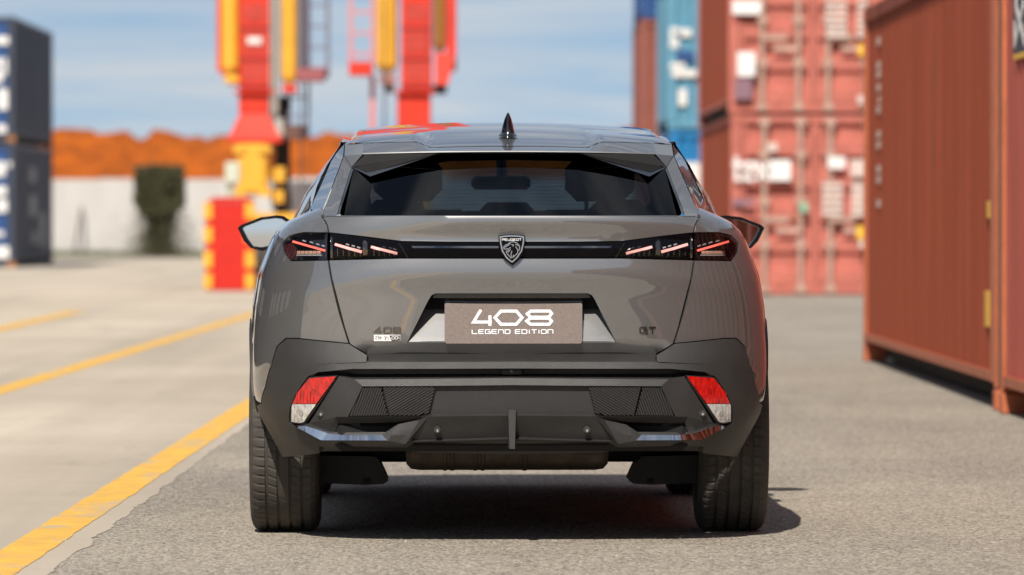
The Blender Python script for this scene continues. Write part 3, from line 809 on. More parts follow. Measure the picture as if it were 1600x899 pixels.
# red guard box with yellow edge blocks
YG = 89.0; SG_ = FPX / YG
def gx(px): return (px - 760) / SG_
def gz(py): return HC - (py - 342) / SG_
gb = thing('guard_box', 'red guard box with yellow edge blocks at the foot of the crane', 'guard box', ((gx(358)), YG, 0))
def gboxo(name, px0, px1, py0, py1, ya, yb, m, bev=.0):
    return boxo(name, (gx(px0) - gx(358), gx(px1) - gx(358), ya, yb, max(0, gz(py1)), gz(py0)), m, gb, bev)
gboxo('body', 321, 396, 318, 456, 0, .7, m_gred, .02)
bmx = bmesh.new(); vt = [bmx.verts.new(p) for p in ((gx(321) - gx(358), 0, gz(317.5)), (gx(396) - gx(358), 0, gz(317.5)), (gx(390) - gx(358), 0, gz(309)), (gx(334) - gx(358), 0, gz(309)))]
fc = bmx.faces.new(vt); r_ = bmesh.ops.extrude_face_region(bmx, geom=[fc]); bmesh.ops.translate(bmx, verts=[g for g in r_['geom'] if isinstance(g, bmesh.types.BMVert)], vec=(0, .7, 0))
from_bm('lid', bmx, m_gred, gb)
for (a, b_) in ((318, 343), (355, 380), (393, 419), (428, 452)):
    gboxo('yellow_block', 318, 332, a, b_, -.03, -.002, m_cyel, .004); gboxo('yellow_block', 383, 398, a, b_, -.03, -.002, m_cyel, .004)
gboxo('lamp_post', 354, 366, 288, 308.5, .2, .35, mat('pale_green_lamp_post', (.38, .42, .30), rough=.6))
gboxo('lamp_head', 351, 374, 254, 287.5, .12, .42, mat('pale_lamp_head', (.52, .55, .44), rough=.5), .02)

# ------------------------------------------------------------------ the car (local frame: x right, y forward, z up; origin under the rear axle)
CX, CY = 0.077, 20.67
car = thing('parked_car', 'dark grey fastback car with black bumper, standing in the middle with its tail to us', 'car', (CX, CY, 0), R(0.57))
YC0 = -0.40                         # the tail curves round into the flanks here
PEXP = 3.0
def smooth_table(xs, ys, lo, hi, sig, n=1200):
    g = np.linspace(lo, hi, n); v = np.interp(g, xs, ys)
    k = max(1, int(sig / (hi - lo) * n)); w = np.hanning(2 * k + 3); w /= w.sum()
    vp = np.concatenate([np.full(k + 1, v[0]), v, np.full(k + 1, v[-1])])
    v = np.convolve(vp, w, 'valid')
    return lambda q: np.interp(q, g, v)
Wf = smooth_table([.20, .25, .30, .36, .43, .50, .58, .66, .79, .907, .987, 1.03, 1.062, 1.085, 1.10, 1.118, 1.139, 1.16],
                  [.785, .80, .824, .858, .897, .914, .919, .917, .907, .888, .858, .842, .822, .800, .780, .742, .694, .64], .15, 1.2, .02)
Y0 = smooth_table([.25, .60, .640, .683, .86, .922, .930, .972, 1.04, 1.108, 1.120], [-.855, -.857, -.860, -.896, -.906, -.913, -.913, -.907, -.893, -.906, -.898], .2, 1.2, .006)
Y0b = smooth_table([.22, .30, .36, .45, .56, .62, .70], [-.86, -.90, -.935, -.955, -.962, -.962, -.93], .15, 1.2, .012)
def drop(x):
    a = np.clip((np.abs(x) - .36) / .38, 0, 2.0); return .060 * a ** 1.4
_th = np.linspace(0, math.pi / 2, 4000); _r = np.sin(_th) ** (2 / PEXP); _g = 1 - np.cos(_th) ** (2 / PEXP)
_X = .94 * _r + .033 * _g           # the flank keeps widening a little towards the wheel
def S(x, z):
    x = np.asarray(x, float); z = np.asarray(z, float)
    r_ = np.abs(x) / Wf(z); y0 = Y0(np.where(z < 1.0, z + np.minimum(drop(x), np.maximum(0, .965 - z)), z))
    return y0 + (YC0 - y0) * np.interp(r_, _X, _g)
def SB(x, z):
    x = np.asarray(x, float); z = np.asarray(z, float)
    r_ = np.abs(x) / Wf(z); y0 = Y0b(z)
    return y0 + (YC0 - y0) * np.interp(r_, _X, _g)
def unproj(px, py, y):
    s = FPX / (CY + y); return (px - (669 + .283 * s)) / s, HC - (py - 342) / s
def cpt(px, py, surf=S, d=0.0):
    """photo point on the left half of the tail -> (|x|, z)"""
    y = -.9
    for _ in range(8):
        s = FPX / (CY + y); x = 0.0 if px == 'C' else abs(px - (669 + .283 * s)) / s; z = HC - (py - 342) / s
        y = float(surf(x, z)) + d
    return x, z
# arc-length parameter round the body
_q = np.concatenate([[0], np.cumsum(np.hypot(np.diff(_r * .9), np.diff(_g * .5)))]); Q1 = float(_q[-1])
def q_from_x(x, z):
    return float(np.interp(abs(x) / float(Wf(z)), _X, _q))
def q_from_y(y): return Q1 + (y - YC0)
def flare(y):
    u = np.clip((y - YC0) / -YC0, 0, 1)
    return .973 + .027 * u * (1 + u - u * u) - .022 * np.clip((y - .45) / .35, 0, 1) * np.clip((2.35 - y) / .35, 0, 1)
def body(q, z, y0f):
    q = np.asarray(q, float); z = np.asarray(z, float)
    th = np.interp(q, _q, _th); r_ = np.sin(th) ** (2 / PEXP); g = 1 - np.cos(th) ** (2 / PEXP)
    W = Wf(z); x = W * (.94 * r_ + .033 * g)
    zz = np.where(z < 1.0, z + np.minimum(drop(x), np.maximum(0, .965 - z)), z) if y0f is Y0 else z
    y0 = y0f(zz); y = y0 + (YC0 - y0) * g
    ys = YC0 + (q - Q1); side = q > Q1
    fr = np.clip((ys - 3.0) / .72, 0, .999)
    x = np.where(side, W * flare(ys) * (1 - fr ** PEXP) ** (1 / PEXP), x); y = np.where(side, ys, y)
    return np.stack([x, y, z], -1)

def inside(pts, poly):
    x, y = pts[:, 0], pts[:, 1]; c = np.zeros(len(pts), bool); n = len(poly); j = n - 1
    for i in range(n):
        xi, yi = poly[i]; xj, yj = poly[j]
        m_ = ((yi > y) != (yj > y)) & (x < (xj - xi) * (y - yi) / ((yj - yi) or 1e-12) + xi); c ^= m_; j = i
    return c
def resample(poly, h):
    out = []
    for i in range(len(poly)):
        a = np.array(poly[i], float); b = np.array(poly[(i + 1) % len(poly)], float)
        n = max(1, int(np.ceil(np.linalg.norm(b - a) / h)))
        for k in range(n): out.append(tuple(a + (b - a) * k / n))
    return out
def tri_poly(poly, holes=(), h=.022):
    P0 = resample(poly, h); H0 = [resample(q, h) for q in holes]
    verts = list(P0); edges = [(i, (i + 1) % len(P0)) for i in range(len(P0))]
    for q in H0:
        b = len(verts); verts += q; edges += [(b + i, b + (i + 1) % len(q)) for i in range(len(q))]
    xs = [p[0] for p in P0]; ys = [p[1] for p in P0]
    gx_, gy_ = np.meshgrid(np.arange(min(xs) + h * .5, max(xs), h), np.arange(min(ys) + h * .5, max(ys), h))
    g = np.stack([gx_.ravel(), gy_.ravel()], 1); ok = inside(g, P0)
    for q in H0: ok &= ~inside(g, q)
    g = g[ok]
    if len(g):
        bd = np.array(verts); dmin = np.min(np.linalg.norm(g[:, None, :] - bd[None], axis=2), axis=1); g = g[dmin > h * .45]
    verts = [Vector((float(a), float(b))) for a, b in verts] + [Vector((float(a), float(b))) for a, b in g]
    vo, eo, fo, *_ = delaunay_2d_cdt(verts, edges, [], 0, 1e-6)
    A = np.array([(v.x, v.y) for v in vo]); Fx = np.array([f_ for f_ in fo if len(f_) == 3])
    c = A[Fx].mean(1); ok = inside(c, P0)
    for q in H0: ok &= ~inside(c, q)
    return A, Fx[ok]
def skirt(V, Fx, t):
    """turn the free edges of a sheet inwards"""
    V = np.asarray(V, float); Fx = np.asarray(Fx)
    n = np.zeros_like(V); fn = np.cross(V[Fx[:, 1]] - V[Fx[:, 0]], V[Fx[:, 2]] - V[Fx[:, 0]])
    for k in range(3): np.add.at(n, Fx[:, k], fn)
    n /= (np.linalg.norm(n, axis=1, keepdims=True) + 1e-12)
    ed = {}
    for a, b, c in Fx:
        for e in ((a, b), (b, c), (c, a)): ed[e] = 1
    bnd = [e for e in ed if (e[1], e[0]) not in ed]
    Vn = [tuple(v) for v in V]; F2 = [tuple(int(i) for i in f_) for f_ in Fx]; m1, m2, m3 = {}, {}, {}
    for e in bnd:
        for i in e:
            if i not in m2:
                m2[i] = len(Vn); Vn.append(tuple(V[i] - n[i] * .0012 )); m3[i] = len(Vn); Vn.append(tuple(V[i] - n[i] * t))
    for a, b in bnd:
        F2.append((int(b), int(a), m2[a], m2[b])); F2.append((m2[b], m2[a], m3[a], m3[b]))
    return Vn, F2
def mirror(V, Fx): return [(-v[0], v[1], v[2]) for v in V], [tuple(f_)[::-1] for f_ in Fx]
def orient(V, Fx, out):
    """flip all faces so the mean normal points along out"""
    V_ = np.asarray(V); Fx = np.asarray(Fx); fn = np.cross(V_[Fx[:, 1]] - V_[Fx[:, 0]], V_[Fx[:, 2]] - V_[Fx[:, 0]]).sum(0)
    return Fx if np.dot(fn, out) > 0 else Fx[:, ::-1]

def rear_panel(name, half, m, surf=S, d=0.0, holes=(), h=.022, t=.02, parent=None, angle=35, dfn=None):
    """panel across the whole tail; half = photo points from the centre line round the left half back to the centre line"""
    P0 = [cpt(a, b, surf, d) for a, b in half]
    full = [(x, z) for x, z in P0] + [(-x, z) for x, z in P0[::-1] if x > 1e-6]
    hs = []
    for q in holes:
        hq = [cpt(a, b, surf, d) for a, b in q]; hs.append(hq + [(-x, z) for x, z in hq[::-1] if x > 1e-6])
    A, Fx = tri_poly(full, hs, h)
    y = surf(A[:, 0], A[:, 1]) + d
    if dfn is not None: y = y + dfn(A[:, 0], A[:, 1])
    V = np.stack([A[:, 0], y, A[:, 1]], 1); Fx = orient(V, Fx, (0, -1, 0))
    V, Fx = skirt(V, Fx, t)
    return mk(name, V, Fx, m, parent or car, angle)
def side_pieces(name, pts, m, surf=S, d=0.0, h=.02, t=.01, parents=None, angle=35, dfn=None, labels=None):
    """a left and a right copy of a tail piece given by photo points on the left half"""
    P0 = [cpt(a, b, surf, d) for a, b in pts]
    A, Fx = tri_poly(P0, (), h); y = surf(A[:, 0], A[:, 1]) + d
    if dfn is not None: y = y + dfn(A[:, 0], A[:, 1])
    V = np.stack([A[:, 0], y, A[:, 1]], 1); Fx = orient(V, Fx, (0, -1, 0)); V, Fx = skirt(V, Fx, t)
    Vm, Fm = mirror(V, Fx)
    pr = parents or (car, car)
    return mk(name, Vm, Fm, m, pr[0], angle), mk(name, V, Fx, m, pr[1], angle)
def body_pieces(name, qpoly, m, y0f=Y0, h=.03, t=.018, off=0.0, angle=35, hole=None):
    A, Fx = tri_poly(qpoly, (hole,) if hole else (), h); V = body(A[:, 0], A[:, 1], y0f)
    if off:
        e = 1e-3; du = body(A[:, 0] + e, A[:, 1], y0f) - V; dv = body(A[:, 0], A[:, 1] + e, y0f) - V
        n = np.cross(du, dv); n /= np.linalg.norm(n, axis=1, keepdims=True) + 1e-12
        n *= np.sign(np.sum(n * (V - np.array([0, 1.0, .7])), 1, keepdims=True)); V = V + n * off
    Fx = orient(V, Fx, (1, -.6, 0)); V, Fx = skirt(V, Fx, t); Vm, Fm = mirror(V, Fx)
    return mk(name, Vm, Fm, m, car, angle), mk(name, V, Fx, m, car, angle)
def qz(px, py, surf=S):
    x, z = cpt(px, py, surf); return (q_from_x(x, z), z)
def yz(y, z): return (q_from_y(y), z)
def arc(cy, cz, r_, a0, a1, n=18): return [(cy + r_ * math.cos(R(a0 + (a1 - a0) * i / n)), cz + r_ * math.sin(R(a0 + (a1 - a0) * i / n))) for i in range(n + 1)]

RW = .352                                      # tyre radius
WB = 2.787
# ---- painted tail
BELT = lambda y: float(np.interp(y, [-.4, -.1, .5, 1.5, 2.3], [1.138, 1.135, 1.10, 1.045, 1.005]))
gate = [('C', 338.3), (640, 338.4), (530, 339.2), (512, 339.4), (504.5, 341.5), (508.5, 345), (512.5, 353), (514.6, 363.6), (563, 369), (627, 377), (700, 378.2), ('C', 378.3)]
rear_panel('tailgate_upper', gate, m_paint)
recess = [('C', 459), (681, 459), (674, 462), (669, 470), (635.5, 536.4), ('C', 536.4)]
gate2 = [('C', 405.2), (627, 405), (514.6, 407.8), (519, 434.7), (539, 512), (547, 537.5), (574.5, 554.5), ('C', 554.8)]
tailgate = rear_panel('tailgate', gate2, m_paint, holes=(recess,))
# plate recess: dark upper shelf, bright sloping back, sides
def rec():
    P_ = [cpt(a, b) for a, b in recess]
    ztop, zbot = P_[0][1], P_[-1][1]
    def back(x, z):                            # slopes: deep at the top, flush at the bottom
        t_ = (z - zbot) / (ztop - zbot); return S(x, z) + .004 + .085 * np.clip(t_, 0, .80) / .80 * 1.0 + .018 * np.clip((t_ - .80) / .2, 0, 1)
    full = [(x, z) for x, z in P_] + [(-x, z) for x, z in P_[::-1] if x > 1e-6]
    # inner outline is drawn in a little at the sides
    A, Fx = tri_poly(full, (), .02)
    V = np.stack([A[:, 0], back(A[:, 0], A[:, 1]), A[:, 1]], 1); Fx = orient(V, Fx, (0, -1, 0))
    mk('plate_recess', V, Fx, m_paint, tailgate, 40)
    # walls
    Pr = resample(full, .03); Vw, Fw = [], []
    for (x, z) in Pr: Vw += [(x, float(S(x, z)) + .0005, z), (x, float(back(x, z)) + .001, z)]
    n = len(Pr)
    for i in range(n): Fw.append((2 * i, 2 * i + 1, 2 * ((i + 1) % n) + 1, 2 * ((i + 1) % n)))
    mk('recess_wall', Vw, Fw, m_gloss_blk, tailgate)
    return back
back = rec()
rear_panel('recess_lip', [('C', 459.5), (683, 459.5), (678, 462.5), (676, 466), (690, 466.5), ('C', 466.5)], m_gloss_blk, d=.010, parent=tailgate, h=.03, t=.03)
# quarter panels with the lamp opening and wheel arch
arch = arc(0, RW, .405, 168, 12, 22)
qpoly = [qz(501, 337.5), qz(503.5, 342.5), qz(507, 346), qz(510.5, 353), qz(512, 363.5), qz(474, 363.2), qz(452, 368.2), qz(439.5, 381), qz(442, 393), qz(454, 409.0), qz(512, 408)]
qpoly += [qz(516, 434.7), qz(536, 512), qz(543.8, 536.6), qz(465.4, 528.6), qz(446, 528.6), qz(432.4, 541.0), qz(423, 571), qz(413.7, 605.6), qz(407.5, 630)]
qpoly += [yz(y, z) for y, z in arch[1:]] + [yz(.44, .42), yz(.50, .60), yz(.62, .80), yz(.60, 1.0), yz(.50, BELT(.5)), yz(.1, BELT(.1)), yz(-.1, BELT(-.1)), yz(-.30, 1.142), (Q1 - .12, 1.146), (Q1 - .25, 1.136), (q_from_x(.64, 1.122), 1.122)]
qp = body_pieces('quarter_panel', qpoly, m_paint)
# side doors, sills, front wings (seen only at a glancing angle)
def side_poly(name, yzp, m, **k): return body_pieces(name, [yz(a, b) for a, b in yzp], m, **k)
for nm, poly in (('rear_door', [(.506, .60), (.625, .80), (.607, 1.0), (.507, BELT(.5)), (1.0, BELT(1.0)), (1.42, BELT(1.42)), (1.42, .33), (.62, .33), (.44, .35), (.446, .42)]),
                 ('front_door', [(1.428, BELT(1.43)), (2.30, BELT(2.3)), (2.42, .95), (2.42, .45), (2.36, .33), (1.428, .33)])):
    for o_ in side_poly(nm, poly, m_paint):
        sgn = -1 if o_.data.vertices[0].co.x < 0 else 1
        xh = float(Wf(.93)) * .978 + .012; yh = poly[0][0] + (.62 if nm == 'rear_door' else .18)
        boxo('handle', (sgn * (xh - .012), sgn * (xh + .012), yh, yh + .17, .915, .94), m_paint, o_)
farch = arc(WB, RW, .405, 180, 20, 18)
side_poly('front_wing', [(2.428, .45), (2.428, .95), (2.34, .99), (2.6, .96), (3.1, .90), (3.45, .84), (3.5, .62), (3.22, .58)] + farch[::-1], m_paint)
side_poly('sill_trim', [(.40, .325), (2.40, .325), (2.38, .20), (.42, .20)], m_plastic, y0f=Y0b)
side_poly('arch_trim', [(y, z) for y, z in arc(0, RW, .401, 160, 8, 20)] + [(y, z) for y, z in arc(0, RW, .372, 8, 165, 20)], m_plastic, y0f=Y0b, off=.004, h=.03)
side_poly('front_arch_trim', [(y, z) for y, z in arc(WB, RW, .401, 172, 14, 20)] + [(y, z) for y, z in arc(WB, RW, .372, 14, 172, 20)], m_plastic, y0f=Y0b, off=.004, h=.03)
def front_end():
    V, Fc = [], []; nx, nz = 25, 9
    for j in range(nz):
        z = .22 + (.86 - .22) * j / (nz - 1)
        for i in range(nx):
            r_ = -.93 + 1.86 * i / (nx - 1); W = float(Wf(z))
            yy = 3.72 - .10 * ((z - .5) / .4) ** 2 - .72 * (1 - (1 - abs(r_) ** PEXP) ** (1 / PEXP))
            V.append((W * r_, yy, z))
    for j in range(nz - 1):
        for i in range(nx - 1): Fc.append((j * nx + i, j * nx + i + 1, (j + 1) * nx + i + 1, (j + 1) * nx + i))
    mk('front_bumper', V, Fc, m_paint, car, 40)
    V, Fc = [], []; ny = 12
    for j in range(ny):
        t_ = j / (ny - 1); yy = 2.36 + 1.26 * t_
        for i in range(nx):
            u = -1 + 2 * i / (nx - 1); hw_ = .80 - .10 * t_ ** 2
            V.append((hw_ * u, yy - .25 * u * u * t_, 1.03 - .16 * t_ ** 1.6 - .05 * u * u))
    for j in range(ny - 1):
        for i in range(nx - 1): Fc.append((j * nx + i, j * nx + i + 1, (j + 1) * nx + i + 1, (j + 1) * nx + i))
    mk('bonnet', V, Fc, m_paint, car, 40)
front_end()
# dark inner shell behind the shut lines
rear_panel('inner_tail', [('C', 341), (560, 342), (470, 345), (452, 375), (450, 470), (450, 560), ('C', 562)], m_liner, d=.075, h=.05, t=.01)
body_pieces('inner_side', [(q_from_x(.5, .6), .60), (q_from_x(.5, 1.0), 1.09), yz(-.25, 1.09), yz(2.3, 1.0), yz(2.36, .80), yz(.3, .80), yz(-.35, .72)], m_liner, off=-.05, h=.06, t=.01)

# ---- light band and tail lamps
band_c = [('C', 379.4), (700, 379.2), (627, 378.2), (563, 370.4), (515.6, 364.9), (515.6, 406.6), (627, 403.8), ('C', 404.2)]
zb0, zb1 = cpt('C', 404.2)[1], cpt('C', 379.4)[1]
def bulge(x, z):
    t_ = np.clip((z - zb0) / (zb1 - zb0), 0, 1); return .010 - .018 * np.clip(t_ / .58, 0, 1) ** .8 + .011 * np.clip((t_ - .58) / .42, 0, 1)
rear_panel('light_band', band_c, mat('deep_black_band', (.003, .003, .004), rough=.05, spec=.12), dfn=bulge, h=.015, parent=tailgate)
rear_panel('band_gloss_strip', [('C', 381.2), (640, 381.2), (645, 388.2), ('C', 388.6)], mat('mirror_black_strip', (.003, .003, .004), rough=.02, coat=1, coat_rough=0, coat_ior=2.6), dfn=lambda x, z: bulge(x, z) - .002 + .012 * np.clip((z - zb0) / (zb1 - zb0) - .6, 0, 1), h=.015, t=.001, parent=tailgate)  # added mirror-black strip, tilted to show a sky reflection
lamp_o = [(511.5, 364.9), (474, 364.4), (453, 369.4), (441.2, 381), (443.4, 392.5), (455, 407.4), (511.5, 406.6)]
def bowl(x, z): return .010 + 0 * x
lampL, lampR = side_pieces('tail_lamp', lamp_o, m_gloss_blk, dfn=bowl, h=.015)
LAMP = lambda x, z: S(x, z) + .004
def led(pts, m, names, par, w, d=-.004):
    pass
def ribbon(name, p0, p1, w, m, parents, d=.001, t=.006, taper=1.0):
    (x0, y0_), (x1, y1_) = p0, p1; L = math.hypot(x1 - x0, y1_ - y0_); nx, ny = -(y1_ - y0_) / L, (x1 - x0) / L
    w1 = w * taper
    pts = [(x0 + nx * w / 2, y0_ + ny * w / 2), (x1 + nx * w1 / 2, y1_ + ny * w1 / 2), (x1 - nx * w1 / 2, y1_ - ny * w1 / 2), (x0 - nx * w / 2, y0_ - ny * w / 2)]
    return side_pieces(name, pts, m, d=d, h=.03 if parents is not gate_l else .012, t=t, parents=parents, dfn=bulge if parents is gate_l else None)
gate_l = (tailgate, tailgate); lamps = (lampL, lampR)
ribbon('light_claw', (457, 377.8), (508, 392.4), 3.2, m_led_hot, lamps, d=.004)
ribbon('light_claw', (523, 382.2), (565, 394.6), 3.9, m_led, gate_l, d=-.003)
ribbon('light_claw', (579.5, 386.2), (620.5, 397.2), 3.7, m_led, gate_l, d=-.003)
for (a, b_, par, dd) in ((475, 377.0, lamps, .006), (486.5, 379.4, lamps, .006), (496.5, 382.4, lamps, .006), (505, 384.8, lamps, .006),
                    (543, 382.6, gate_l, -.002), (552, 385, gate_l, -.002), (560.5, 387.4, gate_l, -.002), (600, 386.5, gate_l, -.002), (610, 388, gate_l, -.002), (617, 390, gate_l, -.002)):
    ribbon('lamp_facet', (a - 2.6, b_ - .8), (a + 2.4, b_ + .8), 2.0, m_cell if a < 590 else m_dkchrome, par, d=dd)
for k in range(6): ribbon('indicator_cell', (464 + k * 6.3, 395.0), (469 + k * 6.3, 395.0), 4.4, m_amber, lamps, d=.006)
ribbon('indicator_trim', (463, 399.3), (502, 399.3), 2.0, m_cell, lamps, d=.006)
for k in range(5):
    ribbon('lens_rib', (527 + k * 9, 389 + k * 2.0), (527.4 + k * 9, 401), 1.0, m_dkchrome, gate_l, d=-.001)
    ribbon('lens_rib', (584 + k * 8, 391 + k * 1.5), (584.4 + k * 8, 401), 1.0, m_dkchrome, gate_l, d=-.001)
side_pieces('lamp_divider', [(516.5, 371), (519.5, 371.5), (519.5, 404), (516.5, 404)], m_dkchrome, d=-.002, h=.012, parents=gate_l, dfn=bulge)
side_pieces('lamp_divider', [(508.2, 374), (510.6, 374), (510.6, 404), (508.2, 404)], m_dkchrome, d=.005, h=.03, parents=lamps)
side_pieces('lamp_divider', [(566.5, 379), (570, 375.5), (574, 380), (574, 399), (567, 400)], m_dkchrome, d=-.004, h=.012, parents=gate_l, dfn=bulge)
ribbon('lamp_edge', (623, 380.5), (637.5, 404), 1.6, m_gloss_blk, gate_l, d=-.006)
side_pieces('outer_lamp_shade', [(443, 384), (456, 379), (463, 391), (462, 402), (455.5, 406.5), (444.5, 392.5)], mat('smoked_lamp_body', (.05, .012, .015), rough=.15, coat=1), d=.007, h=.02, parents=lamps)
side_pieces('lens', [(511, 366), (474, 365.4), (454, 370), (442.2, 381), (444.2, 392.5), (455.5, 406.6), (511, 405.8)], g_lens, d=-.001, h=.015, t=.002, parents=lamps)
side_pieces('lens', [(635, 380.5), (563, 371.8), (516.2, 366.4), (516.2, 405.4), (640, 403.2)], g_lens, d=-.0085, h=.012, t=.002, parents=gate_l, dfn=bulge)

# ---- emblem
def tail_map(surf=S, base=0.0, px0=None):
    def f_(u, v, d):                       # u, v in photo pixels
        y = -.9
        for _ in range(5):
            x, z = unproj(u, v, y); y = float(surf(x, z)) + base
        return (x, y - d, z)
    return f_
def flat_map(y): return lambda u, v, d: (*[unproj(u, v, y)[0]], y - d, unproj(u, v, y)[1])
def em(cx_, cy_): return (765 + cx_ / 14.98 + .3, 360 + cy_ / 14.98)
yE = -.925
shield_o = [em(*p) for p in ((200, 135), (360, 112), (520, 105), (680, 112), (825, 135), (815, 330), (780, 520), (690, 680), (520, 830), (350, 690), (250, 520), (205, 330))]
fm = flat_map(yE)
V, Fc = prism2d(shield_o, fm, -.05); emblem = mk('emblem', V, Fc, MATS['deep_black_band'], tailgate)
V, Fc = strokes_mesh([([em(*p) for p in ((240, 165), (380, 146), (520, 142), (650, 146), (785, 165), (782, 300), (738, 490), (635, 645), (518, 752), (400, 660), (292, 490), (250, 300))], True)], 2.1, fm, .003)
mk('emblem_border', V, Fc, m_chrome, emblem)
lion = [((310, 410), (360, 360), (430, 330), (470, 290), (540, 275), (620, 300), (690, 370), (697, 440), (670, 490)), ((310, 410), (340, 450), (430, 440), (432, 480), (380, 500), (400, 550), (500, 665)),
        ((472, 400), (470, 470), (420, 530)), ((600, 390), (650, 460), (650, 540), (545, 640)), ((515, 490), (490, 570), (520, 660)), ((555, 580), (540, 650)), ((500, 340), (545, 350), (545, 390)), ((590, 335), (680, 372)),
        ((335, 415), (420, 365), (480, 320))]
V, Fc = strokes_mesh([([em(*p) for p in L_], False) for L_ in lion], 1.35, fm, .0025); mk('lion_head', V, Fc, m_chrome, emblem)
V, Fc = strokes_mesh([([em(*p) for p in pts], c) for pts, c in lettering('PEUGEOT', 285, 735, 250, 205, .35)], .75, fm, .0022); mk('emblem_lettering', V, Fc, m_silver_print, emblem)

# ---- number plate
yP = -.900
def plate_map(off):
    def f_(u, v, d):
        y = -.899 + .030 * (537 - v) / 63 + off; x, z = unproj(u, v, y); return (x, y - d, z)
    return f_
pm = plate_map(0)
pl = [(694.5, 476), (696, 474.3), (800, 473.2), (908, 474.3), (909.5, 476), (909.5, 534.5), (907, 537.5), (697, 537.5), (694.5, 534.5)]
V, Fc = prism2d(pl, pm, .004); plate = mk('number_plate', V, Fc, m_plate, tailgate)
V, Fc = prism2d([(694.5, 469), (698, 466.8), (906, 466.8), (909.5, 469), (909.5, 473.0), (694.5, 473.0)], plate_map(.004), .003); mk('plate_holder', V, Fc, m_gloss_blk, tailgate)
def pq(cx_, cy_): return (690 + cx_ / 4.086, 340 + cy_ / 4.086)
pm2 = plate_map(-.0042)
digits = [([(250, 592), (203, 670), (318, 670)], 0), ([(308, 628), (308, 694)], 0), ([(340, 642), (378, 600), (476, 600), (513, 642), (476, 684), (378, 684)], 1),
          ([(568, 600), (690, 600), (702, 616), (684, 639), (566, 639), (546, 618)], 1), ([(566, 645), (684, 645), (702, 664), (686, 684), (566, 684), (542, 664)], 1)]
V, Fc = strokes_mesh([([pq(*p) for p in a], bool(c)) for a, c in digits], 4.4, pm2, .0012); mk('plate_digits', V, Fc, m_silver_print, plate)
V, Fc = strokes_mesh([([pq(*p) for p in a], c) for a, c in lettering('LEGEND EDITION', 194, 710, 744, 719, .32)], 1.25, pm2, .0010); mk('plate_lettering', V, Fc, m_silver_print, plate)

# ---- badges
bmap = tail_map(S, -.0005)
V, Fc = strokes_mesh(lettering('408', 584.8, 625, 521.2, 512.4, .35), 2.1, bmap, .005); mk('badge_digits', V, Fc, m_dkchrome, tailgate)
V, Fc = strokes_mesh(lettering('GT', 1000, 1024.5, 521, 512.2, .28), 2.1, bmap, .005); mk('badge_letters', V, Fc, m_dkchrome, tailgate)
V, Fc = prism2d([(584, 523.8), (625.3, 523.8), (625.3, 533.6), (584, 533.6)], bmap, .0025); edb = mk('edition_badge', V, Fc, m_silver_print, tailgate)
V, Fc = prism2d([(608.3, 525.0), (624.8, 525.0), (624.8, 533.1), (611.6, 533.1)], bmap, .0032); mk('badge_field', V, Fc, m_gloss_blk, edb)
V, Fc = strokes_mesh(lettering('001', 612.0, 623.6, 530.6, 526.8, .35, narrow=('1',)), .9, bmap, .0040); mk('badge_number', V, Fc, m_silver_print, edb)
chars = [([(586.3, 526), (588.4, 526), (586.4, 530.5), (589, 530.5)], 0), ([(590.3, 525.6), (592.6, 525.6)], 0), ([(591.4, 525.6), (591.4, 531)], 0), ([(590, 528.2), (596.2, 528.2)], 0), ([(594.8, 525.8), (593.6, 531.2)], 0),
         ([(600, 525.6), (602.8, 528.4), (601, 531)], 0), ([(603.6, 526), (602.2, 530.8)], 0), ([(605.2, 527), (607.5, 531.2)], 0)]
V, Fc = strokes_mesh(chars, .7, bmap, .0034); mk('badge_characters', V, Fc, mat('grey_badge_print', (.16, .14, .12), rough=.4), edb)

